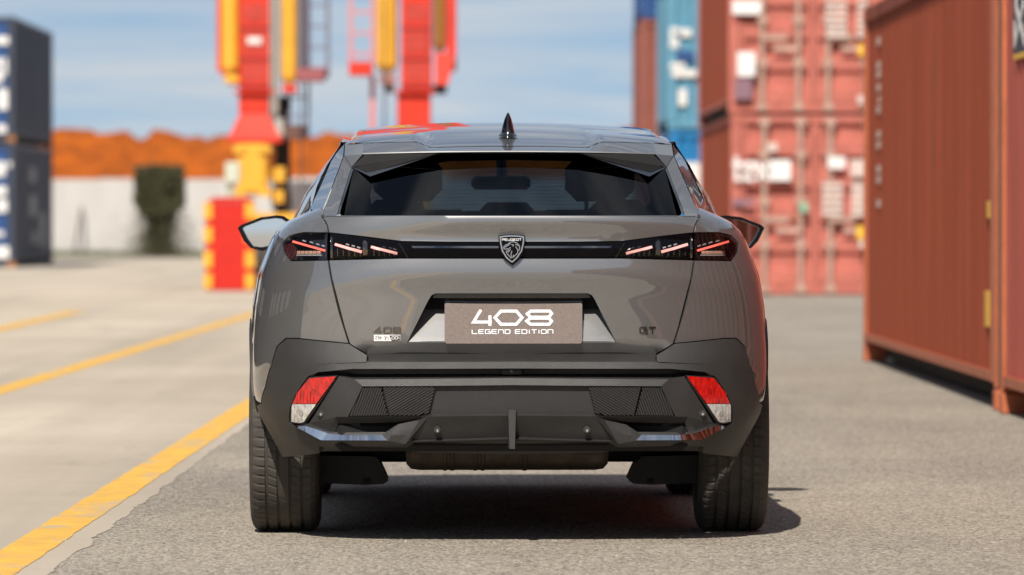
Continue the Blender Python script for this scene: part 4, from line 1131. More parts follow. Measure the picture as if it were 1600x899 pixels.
# ------------------------------------------------------------------ bumper: faceted plastic net, (px, py, depth)
NV = {
 't0': ('C', 553, .085), 't1': (573, 553.5, .075), 't2': (571, 560, .012), 'l0': ('C', 566, .004), 'l1': (572, 566.3, .004), 'l2': (495, 570, 0), 'l3': (483, 573.5, 0),
 'b0': ('C', 576.5, -.010), 'b1': (551, 577, -.010), 'b2': (497, 582, -.002), 'b3': (484, 587, 0),
 'c0': ('C', 577.5, .055), 'c1': (551, 578, .055), 'c2': (499, 583, .035), 'x0': ('C', 584.5, .055), 'x1': (546, 585, .055), 'x2': (506, 586.3, .035),
 'd0': ('C', 591.5, .005), 'd1': (554, 593.5, .005), 'd2': (529.5, 588.7, .004), 'd3': (487, 589.2, .006),
 'e0': ('C', 602.5, -.009), 'e1': (566.5, 604.3, -.009), 'e2': (543.5, 652, -.006), 'e3': (658, 652, -.006), 'g3': (524, 652, -.004),
 'f0': ('C', 603.6, .010), 'f1': (567.8, 605.4, .010), 'f2': (545.6, 650.8, .010), 'f3': (659, 650.8, .010), 'f4': (671, 647.0, .012), 'f5': ('C', 646.4, .012),
 'g4': (511, 674.6, .012), 'g5': (483, 662, .004), 'h1': (528, 662.6, .022), 'h2': (648, 659.6, .022), 'h3': (621, 664, .016), 'h4': (603, 676, .012), 'h5': (523, 676, .014),
 's1': (532, 663.6, .10), 's2': (640, 660.6, .10), 's3': (618, 664.5, .10), 's4': (601, 675, .10), 's5': (527, 675, .10),
 'k0': ('C', 650.2, -.024), 'k1': (669.5, 651.6, -.022), 'k2': (633, 695, -.012), 'k3': (643, 688.5, .006), 'k4': ('C', 683.5, .012), 'j4': ('C', 687, -.012), 'j3': (646, 691, -.010),
 'wa': (656, 655.5, .004), 'wb': (622, 692.5, -.006), 'm0': (501.5, 689, -.012), 'm1': (606, 689.6, -.012), 'm2': (597, 680, .008), 'cc': (459.5, 666.5, 0),
 'n0': (498, 698, .0), 'n1': (629, 696.5, .0), 'r0': (500, 706, .10), 'r1': (632, 704, .10), 'v3': (650, 692.5, .06), 'v4': ('C', 690, .05), 'u3': (655, 708, .11), 'u4': ('C', 711, .11),
}
NF = ['t0 t1 t2 l1 l0', 'l0 l1 b1 b0', 'l1 l2 b2 b1', 'l2 l3 b3 b2', 'b0 b1 c1 c0', 'b1 b2 c2 c1', 'c0 c1 x1 x0', 'c1 c2 x2 x1', 'b2 b3 d3 x2 c2', 'x0 x1 d1 d0', 'x1 x2 d2 d1', 'x2 d3 d2',
      'd0 d1 e1 e0', 'd1 g3 e2 e1', 'd2 g5 g4 g3 d1', 'e0 e1 f1 f0', 'e1 e2 f2 f1', 'e2 e3 f3 f2', 'f0 f1 f2 f3 f4 f5', 'g3 h1 h2 e3 e2', 'g3 g4 h5 h1',
      'h1 h5 s5 s1', 'h1 s1 s2 h2', 'h2 s2 s3 h3', 'h3 s3 s4 h4', 'h4 s4 s5 h5', 's1 s5 s4 s3 s2', 'e3 k1 k2 wb wa', 'h2 e3 wa', 'h2 wa h3', 'h3 wa wb m1', 'h3 m1 m2 h4', 'm1 n1 k2 wb', 'k1 f4 f3 e3', 'f5 f4 k1 k0', 'k0 k1 k2 k3 k4',
      'g5 cc m0 g4', 'g4 m0 h5', 'h5 m0 m1 m2', 'h5 m2 h4', 'm0 n0 n1 m1', 'n1 n0 r0 r1', 'k3 k2 n1 v3 j3', 'k4 k3 j3 j4', 'j4 j3 v3 v4', 'v4 v3 u3 u4', 'n1 r1 u3 v3']
def facet_net():
    bm = bmesh.new(); pos = {}
    for k, (a, b, d) in NV.items(): pos[k] = (*cpt(a, b, SB, d), d)
    for sg in (1, -1):
        vs_ = {}
        for k, (x, z, d) in pos.items(): vs_[k] = bm.verts.new((sg * x, d, z))
        for s in NF:
            fv = [vs_[k] for k in s.split()]
            if sg < 0: fv = fv[::-1]
            bm.faces.new(fv)
    bmesh.ops.remove_doubles(bm, verts=bm.verts, dist=1e-5)
    bmesh.ops.triangulate(bm, faces=[f_ for f_ in bm.faces if len(f_.verts) > 4])
    for _ in range(2):
        es = [e for e in bm.edges if (e.verts[0].co.xz - e.verts[1].co.xz).length > .05] if False else [e for e in bm.edges if e.calc_length() > .06]
        if es: bmesh.ops.subdivide_edges(bm, edges=es, cuts=2, use_grid_fill=True)
    for v in bm.verts:
        v.co.y = float(SB(v.co.x, v.co.z)) + v.co.y
    bmesh.ops.recalc_face_normals(bm, faces=bm.faces)
    return from_bm('rear_bumper', bm, m_plastic, car, angle=14)
bumper = facet_net()
clad = [qz(573, 556, SB), qz(545, 538.2, SB), qz(465.4, 530.2, SB), qz(447.4, 530.2, SB), qz(434, 542, SB), qz(424.6, 571, SB), qz(415.3, 605.6, SB), qz(408.6, 631, SB)]
clad += [yz(y, z) for y, z in arc(0, RW, .405, 166, 192, 6)] + [qz(426, 714.5, SB), qz(447, 714.5, SB), qz(472, 712.5, SB), qz(499, 709, SB), qz(498, 698, SB), qz(501.5, 689, SB), qz(459.5, 666.5, SB), qz(452, 661, SB), qz(453, 637, SB), qz(466, 610, SB), qz(479, 591, SB), qz(484, 587, SB), qz(483, 573.5, SB), qz(495, 570, SB), qz(572, 566.3, SB)]
body_pieces('bumper_corner', clad, m_plastic, y0f=Y0b, h=.025, t=.03, angle=40)
body_pieces('bumper_backing', [qz(540, 585, SB), qz(462, 575, SB), yz(-.42, .50), yz(-.42, .36), qz(470, 690, SB), qz(560, 672, SB)], m_liner, y0f=Y0b, off=-.03, h=.05, t=.01)
# reflectors
rl = side_pieces('reflector_housing', [(479.5, 590), (527.5, 587.2), (523.5, 596), (476, 664), (452, 662), (453, 636), (465, 611)], m_plastic_dk, surf=SB, d=.006, h=.02, t=.03, parents=(bumper, bumper))
side_pieces('red_reflector', [(483, 591.8), (524.4, 588.6), (521, 595), (494, 631.4), (456.5, 631.4), (466.5, 611.5)], m_reflect_red, surf=SB, d=-.002, h=.02, t=.01, parents=rl)
side_pieces('clear_reflector', [(493.2, 632.4), (474.5, 660), (468, 661.8), (455, 659.6), (455.4, 637), (456.3, 632.4)], m_reflect_wht, surf=SB, d=-.002, h=.02, t=.01, parents=rl)
# bulbs seen behind the reflector lenses
for (a, b, m_) in ((489, 612, mat('bulb_red', (.30, .004, .003), rough=.2, coat=1)), (470, 647, mat('bulb_grey', (.30, .29, .28), rough=.2, coat=1))):
    side_pieces('bulb', [(a + 3.6 * math.cos(k * math.pi / 5), b + 4.2 * math.sin(k * math.pi / 5)) for k in range(10)], m_, surf=SB, d=-.0040, h=.03, t=.003, parents=rl)
# ribbed reflex in the lamps (vertical flutes)
for k in range(7):
    ribbon_pts = [(463 + k * 5.2, 612 + abs(k - 5) * 1.0), (463.8 + k * 5.2, 612), (463.8 + k * 5.2, 630.5), (463 + k * 5.2, 630.5)]
    if k < 6: side_pieces('flute', ribbon_pts, m_reflect_red, surf=SB, d=-.0045, h=.05, t=.003, parents=rl)
    if k < 5: side_pieces('flute', [(459 + k * 5.2, 633.5), (459.8 + k * 5.2, 633.5), (459.8 + k * 5.2, 657 - max(0, k - 2) * 7), (459 + k * 5.2, 657 - max(0, k - 2) * 7)], m_reflect_wht, surf=SB, d=-.0045, h=.05, t=.003, parents=rl)
# chrome strips
def chrome():
    T = [(461, 666.8), (476.6, 665.9), (494, 671.4), (512.4, 678.0), (540, 681.0), (595.5, 680.4)]; B = [(461.6, 667.4), (479, 676.4), (490, 682.4), (501.8, 688.4), (540, 688.6), (605.3, 688.8)]
    rows = []
    for i in range(len(T) - 1):
        for k in range(5):
            t_ = k / 5; rows.append((tuple(np.array(T[i]) * (1 - t_) + np.array(T[i + 1]) * t_), tuple(np.array(B[i]) * (1 - t_) + np.array(B[i + 1]) * t_)))
    rows.append((T[-1], B[-1]))
    for sg in (-1, 1):
        V, Fc = [], []
        for a_, b_ in rows:
            xa, za = cpt(float(a_[0]), float(a_[1]), SB, -.012); xb, zb3 = cpt(float(b_[0]), float(b_[1]), SB, -.018)
            V += [(sg * xa, float(SB(xa, za)) + .02, za), (sg * xa, float(SB(xa, za)) - .014, za), (sg * xb, float(SB(xb, zb3)) - .031, zb3), (sg * xb, float(SB(xb, zb3)) + .02, zb3)]
        for i in range(len(rows) - 1):
            for k in range(3): Fc.append((4 * i + k, 4 * i + 4 + k, 4 * i + 5 + k, 4 * i + 1 + k))
        n = len(V); Fc += [(0, 1, 2, 3), (n - 4, n - 3, n - 2, n - 1)]
        mk('chrome_strip', V, Fc, m_chrome, bumper, 25)
chrome()
# ribbed grille fields: each rib a bar
def ribs():
    A = [(564, 606), (595, 605), (606, 650), (546, 651)]
    B = [(597.5, 605), (680.5, 604), (670.5, 643), (657.5, 650.3), (608.5, 650)]
    def clip(poly, p, d):
        ts = []
        n = len(poly)
        for i in range(n):
            a, b = np.array(poly[i]), np.array(poly[(i + 1) % n]); e = b - a
            den = d[0] * e[1] - d[1] * e[0]
            if abs(den) < 1e-9: continue
            w = a - p; t_ = (w[0] * e[1] - w[1] * e[0]) / den; u_ = (w[0] * d[1] - w[1] * d[0]) / den
            if 0 <= u_ <= 1: ts.append(t_)
        return (min(ts), max(ts)) if len(ts) >= 2 else None
    jobs = []
    d1 = np.array([-.36, 1.0]); d1 /= np.linalg.norm(d1)
    for k in range(15):
        p = np.array([556 + k * 3.95, 628.0]); r_ = clip(A, p, d1)
        if r_: jobs.append((p + d1 * (r_[0] + .6), p + d1 * (r_[1] - .6)))
    d2 = np.array([1.0, -.60]); d2 /= np.linalg.norm(d2)
    for k in range(30):
        p = np.array([640.0, 575 + k * 4.3]); r_ = clip(B, p, d2)
        if r_ and r_[1] - r_[0] > 3: jobs.append((p + d2 * (r_[0] + .6), p + d2 * (r_[1] - .6)))
    for p, q in jobs:
        ribbon_b(p, q)
def ribbon_b(p0, p1, w=2.5):
    (x0, y0_), (x1, y1_) = p0, p1; L = math.hypot(x1 - x0, y1_ - y0_); nx, ny = -(y1_ - y0_) / L * w / 2, (x1 - x0) / L * w / 2
    P_ = [(x0 + nx, y0_ + ny), (x1 + nx, y1_ + ny), (x1 - nx, y1_ - ny), (x0 - nx, y0_ - ny)]
    pts = [cpt(float(a), float(b), SB, .004) for a, b in P_]
    for sg in (-1, 1):
        V = [(sg * x, float(SB(x, z)) + .0095, z) for x, z in pts] + [(sg * x, float(SB(x, z)) - .004, z) for x, z in pts]
        mk('grille_rib', V, [(4, 5, 6, 7), (0, 1, 5, 4), (1, 2, 6, 5), (2, 3, 7, 6), (3, 0, 4, 7)], m_plastic, bumper)
ribs()
side_pieces('grille_field', [(565, 606.2), (596, 605.2), (679.5, 604.6), (669.5, 643), (657, 650), (607, 649.8), (547, 650.4)], m_liner, surf=SB, d=.0088, h=.03, t=.002, parents=(bumper, bumper))  # near-black sheet paints in the shade between the ribs
# parking sensors
m_sensor = mat('sensor_grey', (.085, .085, .085), rough=.4)
for (a, b, dd) in ((500.6, 646.3, .003), (682.8, 672, -.017)):
    x, z = cpt(a, b, SB, dd); y = float(SB(x, z)) + dd
    for sg in (-1, 1):
        v, f = lathe([(-.0, .0), (-.003, .0072), (.0, .0078), (.004, .0088), (-.004, .0098), (-.004, .0108), (.012, .0112)], 20)
        o_ = mk('parking_sensor', [(p[1], p[0], p[2]) for p in v], f, m_sensor, bumper, 30); o_.location = (sg * x, y - .004, z)
# centre fin, reversing camera
xx, zt = unproj(799, 641, -.98); _, zb_ = unproj(799, 702, -.98)
bmx = bmesh.new()
vf = [bmx.verts.new(p) for p in ((-.013, -.985, zt), (.013, -.985, zt), (.009, -.99, zb_), (-.009, -.99, zb_), (-.015, -.93, zt), (.015, -.93, zt), (.015, -.90, zb_), (-.015, -.90, zb_))]
for f_ in ((0, 1, 2, 3), (4, 0, 3, 7), (1, 5, 6, 2), (4, 5, 1, 0), (3, 2, 6, 7)): bmx.faces.new([vf[i] for i in f_])
from_bm('diffuser_fin', bmx, m_plastic, bumper)
z0 = unproj(799, 581, -.94)[1]
boxo('reversing_camera', (-.035, .035, -.952, -.90, z0 - .011, z0 + .010), m_plastic_dk, bumper, .003)
v, f = lathe([(0, 0), (.001, .006), (.006, .0065)], 16); o_ = mk('camera_lens', [(p[1], p[0], p[2]) for p in v], f, m_gloss_blk, bumper, 40); o_.location = (0.0, -.9545, z0)

# ------------------------------------------------------------------ glasshouse
ZC = smooth_table([-.36, -.30, -.2, 0, .3, .7, 1.1, 1.4, 1.75, 1.9], [1.335, 1.343, 1.362, 1.389, 1.424, 1.453, 1.467, 1.472, 1.465, 1.455], -.5, 2.2, .12)
def sst(a, b, v):
    t_ = np.clip((v - a) / (b - a), 0, 1); return t_ * t_ * (3 - 2 * t_)
def roofz(x, y):
    ax = np.abs(x); z = ZC(y) - .021 * (ax / .5) ** 2.2
    z = z + .022 * sst(.27, .33, ax) * (1 - sst(-.02, .42, y))
    z = z - .05 * np.clip((ax - .53) / .05, 0, 2) ** 2 * (.12 + .88 * sst(-.1, .6, y))
    return z
HWR = .577
def yE(x): return -.20 + .14 * (np.abs(x) / HWR) ** 4
def roof():
    ts = np.concatenate([np.linspace(0, .3, 26), np.linspace(.33, 1, 22)]); nx = 65
    V, Fc = [], []
    for t_ in ts:
        for i in range(nx):
            u = -1 + 2 * i / (nx - 1); x = HWR * u; ya = float(yE(x)); yb = 1.86 - .14 * u * u
            yy = ya + (yb - ya) * t_
            V.append((x, yy, float(roofz(np.float64(x), np.float64(yy)))))
    n = len(ts)
    for j in range(n - 1):
        for i in range(nx - 1): Fc.append((j * nx + i, j * nx + i + 1, (j + 1) * nx + i + 1, (j + 1) * nx + i))
    o_ = mk('roof', V, Fc, m_paint, car, 22)
    # spoiler blade below the crease
    V, Fc = [], []; ns = 49; XL_ = .512
    for i in range(ns):
        x = -XL_ + 2 * XL_ * i / (ns - 1); a = abs(x)
        top = (x, float(yE(x)) - .002, float(roofz(np.float64(x), np.float64(yE(x)))) - .0015)
        yl = -.325 + .045 * (a / XL_) ** 3; pyl = 238.2 + 3.6 * (a / XL_) ** 2.2; zl = unproj(0, pyl, yl)[1]
        mid = (x, (top[1] + yl) / 2, (top[2] + zl) / 2 + .004)
        V += [top, mid, (x, yl, zl + .004), (x, yl - .002, zl), (x, yl + .02, zl - .006), (x, yl + .16, zl - .012)]
    for i in range(ns - 1):
        for k in range(5): Fc.append((6 * i + k, 6 * i + k + 1, 6 * i + 7 + k, 6 * i + 6 + k))
    sp = mk('roof_spoiler', V, Fc, m_paint, car, 25)
    return o_, V[0], V[2], V[3]
roof_o, SPT, SPM, SPL = roof()
# spoiler seam line
def P3(px, py, y): x, z = unproj(px, py, y); return (x, y, z)
def poly3(name, pts, faces, m, parent=car, angle=None, both=True, t=None):
    V = [P3(*p) for p in pts]
    if not both: return mk(name, V, faces, m, parent, angle)
    V2 = [(-x, y, z) for x, y, z in V]
    return (mk(name, V, faces, m, parent, angle), mk(name, V2, [f_[::-1] for f_ in faces], m, parent, angle))
# rear screen
def SGl(x, z):
    x = np.asarray(x, float); z = np.asarray(z, float)
    return -.715 + (z - 1.119) / .225 * .47 + .27 * x * x
gl_half = [('C', 337.6), (560, 337.6), (533, 336.6), (530.2, 333), (533, 322), (550.5, 266), (572, 246), ('C', 236)]
rear_panel('rear_window', gl_half, g_rear, surf=SGl, h=.04, t=.004)
m_frit = mat('black_glass_border', (.004, .004, .005), rough=.12, coat=1, coat_rough=0)
frit_in = [('C', 329.5), (620, 330.5), (592, 327.5), (579.5, 318), (578, 306), (583, 284), (594, 272), (700, 252), ('C', 250)]
rear_panel('window_border', [('C', 336.8), (560, 336.8), (533.4, 336), (531, 333), (533.6, 322), (551, 267), (572, 247), ('C', 238)], m_frit, surf=SGl, d=.006, holes=(frit_in,), h=.04, t=.002)
wp = []
for k in range(12):
    py = 326 - k * 5.6
    wp.append(py)
for py in wp:
    x1, z1 = cpt(588 if 290 < py else 600, py, SGl, .0085)
    V, Fc = [], []
    for i in range(21):
        x = -x1 + 2 * x1 * i / 20; y = float(SGl(x, z1)) + .0085
        V += [(x, y - .0004, z1 - .0004), (x, y, z1 + .0004)]
    for i in range(20): Fc.append((2 * i, 2 * i + 2, 2 * i + 3, 2 * i + 1))
    mk('defroster_wire', V, Fc, m_wire, car)
# spoiler lip pieces, C pillars
sp_r = 8
zr_ = float(roofz(np.float64(HWR), np.float64(-.06)))
for sg in (-1, 1):
    Vs = [(sg * HWR, -.06, zr_), (sg * abs(SPT[0]), SPT[1], SPT[2]), (sg * abs(SPL[0]), SPL[1], SPL[2]), (sg * abs(P3(538, 244, -.21)[0]), -.21, P3(538, 244, -.21)[2]), (sg * abs(P3(549.3, 261.5, -.275)[0]), -.275, P3(549.3, 261.5, -.275)[2])]
    mk('spoiler_side', Vs, [(0, 1, 2, 3), (3, 2, 4)] if sg < 0 else [(3, 2, 1, 0), (4, 2, 3)], m_paint, car, 10)
poly3('spoiler_underside', [(549.3, 261.8, -.277), (571, 241.7, -.288), (684, 240.5, -.325), (578, 277, -.345)], [(0, 1, 2)], m_plastic_dk)
poly3('spoiler_wing', [(549.3, 262.0, -.279), (684, 240.7, -.327), (578, 276.5, -.405)], [(0, 1, 2)], m_gloss_blk)
poly3('pillar_trim', [(549.3, 262, -.282), (551.5, 266, -.31), (534, 322, -.61), (530.5, 335.5, -.69), (526.5, 336.5, -.69), (530, 322, -.61)], [(0, 1, 2, 5), (5, 2, 3, 4)], m_gloss_blk)
poly3('rear_pillar', [(537.5, 244.6, -.212), (548.9, 262, -.280), (530, 322, -.615), (526.5, 337, -.70), (514, 340.2, -.735), (502.5, 338.8, -.70), (512, 313, -.53), (526, 276, -.35)],
      [(0, 1, 7), (1, 2, 6, 7), (2, 3, 4, 5, 6)], m_paint, angle=25)
poly3('pillar_cover', [(536.2, 244.8, -.205), (527.5, 237.5, -.02), (518, 252, -.06), (497, 300, -.16), (485, 326, -.22), (499.5, 338.2, -.68), (511, 312, -.52), (525, 275, -.34)],
      [(0, 1, 2, 7), (7, 2, 3, 6), (6, 3, 4, 5)], m_paint, angle=40)
poly3('roof_corner', [(536.2, 244.8, -.205), (527.5, 237.5, -.02), (538.2, 226, -.06), (537.5, 227, -.075)], [(0, 1, 2, 3)], m_paint)
poly3('pillar_base', [(482, 326, -.18), (485, 322, -.16), (497, 325, -.20), (499, 331, -.3), (490, 331, -.25)], [(0, 1, 2, 3, 4)], m_dkchrome)
# tail deck from the screen down to the edge
V, Fc = [], []
nx = 41
for i in range(nx):
    u = -1 + 2 * i / (nx - 1); x = .632 * u
    ze = cpt('C', 338.3)[1]; z1 = 1.1185; y1 = float(SGl(x, z1)) - .004 ; y0_ = float(S(x, ze))
    V += [(x, y1, z1 - .002), (x, (y0_ + y1) / 2, z1 - .006), (x, y0_ + .004, ze + .0015), (x, y0_ + .0005, ze - .0005)]
for i in range(nx - 1):
    for k in range(3): Fc.append((4 * i + k, 4 * i + 4 + k, 4 * i + 5 + k, 4 * i + 1 + k))
mk('tail_deck', V, Fc, m_paint, tailgate, 50)
# side glass, cant rails, pillars along the flank
def flank():
    ys = np.linspace(-.18, 2.25, 26)
    for sg in (-1, 1):
        V, Fc = [], []
        rail = []
        for y in ys:
            zb2 = BELT(y) - .004; xb = float(Wf(zb2)) * float(flare(y)) - .006
            yt = min(y * .80 + .16, 1.78); zt2 = float(roofz(np.float64(.565), np.float64(yt))) - .004
            if y > 1.9: zt2 -= (y - 1.9) * .35
            xt = .590
            V += [(sg * xb, y, zb2)]
            for k in (1, 2, 3):
                t_ = k / 3; bow = .018 * math.sin(math.pi * t_)
                V.append((sg * (xb + (xt - xb) * t_ + bow), y + (yt - y) * t_, zb2 + (zt2 - zb2) * t_))
        for j in range(len(ys) - 1):
            for k in range(3): Fc.append((4 * j + k, 4 * j + 4 + k, 4 * j + 5 + k, 4 * j + 1 + k))
        mk('side_window', V, Fc, g_rear, car, 40)
        Vr = []; Fr = []
        for j in range(len(ys)):
            p = V[4 * j + 3]; q = V[4 * j + 2]
            xr = .560; zr = float(roofz(np.float64(.572), np.float64(p[1]))) + .001
            Vr += [(sg * .572, p[1], zr + .0), (p[0] + sg * .004, p[1], p[2] + .002), (p[0] + (q[0] - p[0]) * .12 + sg * .005, p[1] + (q[1] - p[1]) * .12, p[2] + (q[2] - p[2]) * .12)]
        for j in range(len(ys) - 1):
            for k in range(2): Fr.append((3 * j + k, 3 * j + 3 + k, 3 * j + 4 + k, 3 * j + 1 + k))
        mk('cant_rail', Vr, Fr, m_paint, car, 40)
        for (ja, jb) in ((15, 17), (6, 7)):
            Vp = []
            for j in (ja, jb):
                for k in range(4):
                    p = V[4 * j + k]; Vp.append((p[0] + sg * .002, p[1], p[2]))
            mk('window_post', Vp, [(k, k + 4, k + 5, k + 1) for k in range(3)], m_gloss_blk, car, 40)
flank()
# windscreen and front pillars
V, Fc = [], []
nx = 17
for i in range(nx):
    u = -1 + 2 * i / (nx - 1)
    for k in range(6):
        t_ = k / 5; hw_ = .72 + (.545 - .72) * t_
        yb2, yt2 = 2.50 - .22 * u * u, 1.86 - .14 * u * u
        zb2, zt2 = 1.015 - .02 * u * u, float(roofz(np.float64(.565 * u * .96), np.float64(1.80)))
        V.append((hw_ * u, yb2 + (yt2 - yb2) * t_ + .02 * math.sin(math.pi * t_), zb2 + (zt2 - zb2) * t_ + .03 * math.sin(math.pi * t_)))
for i in range(nx - 1):
    for k in range(5): Fc.append((6 * i + k, 6 * i + 6 + k, 6 * i + 7 + k, 6 * i + 1 + k))
mk('windscreen', V, Fc, g_wind, car, 40)
for sg in (-1, 1):
    bmx = bmesh.new(); cyl(bmx, (sg * .735, 2.30, 1.0), (sg * .545, 1.74, 1.385), .025, 8); from_bm('front_pillar', bmx, m_gloss_blk, car, 60)

# shark fin antenna
def antenna():
    V, Fc = [], []; rows = [(0, .036, .10, -.06), (.006, .030, .09, -.058), (.014, .0245, .07, -.052), (.037, .0185, .045, -.05), (.058, .0125, .018, -.05), (.074, .0055, -.02, -.046), (.080, .002, -.03, -.044)]
    zb2 = float(ZC(.07)) + .005; n = 16
    for (h_, w, y1, y0_) in rows:
        for i in range(n):
            a = 2 * math.pi * i / n; c, s_ = math.cos(a), math.sin(a)
            yy = (y0_ + y1) / 2 + (y1 - y0_) / 2 * s_; ww = w * (1 if s_ < 0 else (1 - s_ ** 2 * .8))
            V.append((ww * c, .06 + yy, zb2 + h_ + (yy * .14 if h_ < .02 else 0)))
    for j in range(len(rows) - 1):
        for i in range(n): Fc.append((j * n + i, j * n + (i + 1) % n, (j + 1) * n + (i + 1) % n, (j + 1) * n + i))
    Fc.append(tuple(range((len(rows) - 1) * n, len(rows) * n)))
    mk('antenna', V, Fc, m_gloss_blk, car, 60)
antenna()

# ---- door mirrors
def door_mirror(sg):
    yM = 1.95
    def c(px, py):
        x, z = unproj(px, py, yM); return (abs(x), z)
    out = [c(*p) for p in ((371.5, 357), (376, 352.5), (408, 340), (432, 337.2), (443, 338.4), (458, 348), (456, 370), (430, 388), (410, 393), (392, 388.5), (381, 377))]
    inn = [c(*p) for p in ((377.5, 358), (381, 355), (409, 344.4), (431, 341.8), (440, 343), (453, 351), (451, 369), (428, 383), (409, 387.0), (395, 385.5), (386, 374))]
    mm = lambda d: (lambda u, v, dd: (sg * u, yM + d - dd, v))
    n = len(out)
    V = [(sg * x, yM, z) for x, z in out] + [(sg * (x * .985 + .013), yM + .09, z) for x, z in out]
    cxm = sum(x for x, z in out) / n; czm = sum(z for x, z in out) / n
    V += [(sg * (cxm + (x - cxm) * .72), yM + .17, czm + (z - czm) * .72) for x, z in out]
    V += [(sg * (cxm + (x - cxm) * .25), yM + .20, czm + (z - czm) * .25) for x, z in out]
    V += [(sg * x, yM - .0, z) for x, z in inn] + [(sg * x, yM + .014, z) for x, z in inn]
    Fc = []
    for L_ in (0, 1, 2):
        for i in range(n): Fc.append((L_ * n + i, L_ * n + (i + 1) % n, (L_ + 1) * n + (i + 1) % n, (L_ + 1) * n + i))
    for i in range(n): Fc.append((i, (i + 1) % n, 4 * n + (i + 1) % n, 4 * n + i)); Fc.append((4 * n + i, 4 * n + (i + 1) % n, 5 * n + (i + 1) % n, 5 * n + i))
    Fc.append(tuple(range(3 * n, 4 * n)))
    h_ = mk('door_mirror', V, Fc, mat('satin_black', (.004, .004, .005), rough=.12, spec=.25), car, 50)
    Vg = [(sg * x, yM + .012 + (.62 - x) * sg * 0 + (x - .95) * .10 + .004, z) for x, z in inn]
    mk('mirror_glass', Vg, [tuple(range(n))], m_mirror, h_)
    bmx = bmesh.new(); cyl(bmx, (sg * .72, yM + .12, 1.02), (sg * .86, yM + .1, 1.035), .035, 8); from_bm('mirror_arm', bmx, m_gloss_blk, h_, 50)
door_mirror(-1); door_mirror(1)

# ------------------------------------------------------------------ wheels
def tyre_mesh(w=.243):
    hw_ = w / 2
    half = [(hw_ - .020, .252), (hw_ - .004, .262), (hw_ + .002, .285), (hw_ + .001, .310), (hw_ - .005, .330), (hw_ - .014, .3425), (hw_ - .026, .3488)]
    tread = []
    gro = [-.062, -.021, .021, .062]
    xs = sorted([-hw_ + .026 + .004, hw_ - .030] + [g + e for g in gro for e in (-.0055, -.0045, .0045, .0055)] + [g + e for g in (-.0415, 0, .0415) for e in (-.008, .008)] + [-.085, .085, -.1 + .016, .084])
    prof = []
    for a, r_ in half: prof.append((-a, r_, 0))
    for x in xs:
        r_ = .352 - .0033 * (abs(x) / hw_) ** 4 * 1.0
        gz_ = any(abs(x - g) < .005 for g in gro)
        prof.append((x, r_ - (.0065 if gz_ else 0), 1 if gz_ else 2))
    for a, r_ in half[::-1]: prof.append((a, r_, 0))
    seg = 64 * 5; n = len(prof); V, Fc = [], []
    for i in range(seg):
        th = 2 * math.pi * i / seg; ph = i % 5
        for (a, r_, k) in prof:
            rr = r_; ths = th
            ax = abs(a)
            if k == 2 or (k == 0 and r_ > .335):
                ths = th + (a * 1.2 if ax < .06 else math.copysign(.0, a)) + (.25 * (ax - .06) if ax > .06 else 0)
                if ax > .063 and ph == 0: rr -= .0045 if k == 2 else .003
                elif .024 < ax < .060 and ph == (2 if a > 0 else 3): rr -= .0030
                elif ax < .015 and ph == 1 and (i // 5) % 2 == 0 and a > 0: rr -= .0025
            V.append((a, rr * math.cos(ths), rr * math.sin(ths)))
    for i in range(seg):
        j = (i + 1) % seg
        for k in range(n - 1): Fc.append((i * n + k, i * n + k + 1, j * n + k + 1, j * n + k))
    return V, Fc
tv, tf = tyre_mesh()
def rim_mesh():
    bm = bmesh.new(); v, f = lathe([(.10, .256), (.108, .250), (.09, .240), (.03, .232), (-.10, .235), (-.105, .252)], 40)
    vs_ = [bm.verts.new(p) for p in v]
    for q in f: bm.faces.new([vs_[i] for i in q])
    cyl(bm, (.03, 0, 0), (.085, 0, 0), .07, 20)
    for k in range(5):
        a = k * 2 * math.pi / 5
        for da in (-.13, .13):
            c0 = Vector((.075, .055 * math.cos(a + da * 2), .055 * math.sin(a + da * 2))); c1 = Vector((.088, .238 * math.cos(a + da), .238 * math.sin(a + da)))
            cyl(bm, c0, c1, .020, 6, .016)
    cyl(bm, (-.05, 0, 0), (-.02, 0, 0), .165, 28)
    return bm
tyre_me = None; rim_me = None
TX = .909 - .1225
for (y, xo) in ((0, TX), (WB, .671 + .1215)):
    for sg in (-1, 1):
        w_ = bpy.data.objects.new('wheel', None); COL.objects.link(w_); w_.parent = car; w_.location = (sg * xo, y, RW); w_.rotation_euler = (random.uniform(0, 1), 0, 0 if sg > 0 else math.pi)
        if tyre_me is None:
            o_ = mk('tyre', tv, tf, m_rubber, w_, 25); tyre_me = o_.data
            r_ = from_bm('rim', rim_mesh(), m_rim, w_, 40); rim_me = r_.data
        else:
            for nm, me in (('tyre', tyre_me), ('rim', rim_me)):
                o_ = bpy.data.objects.new(nm, me); COL.objects.link(o_); o_.parent = w_
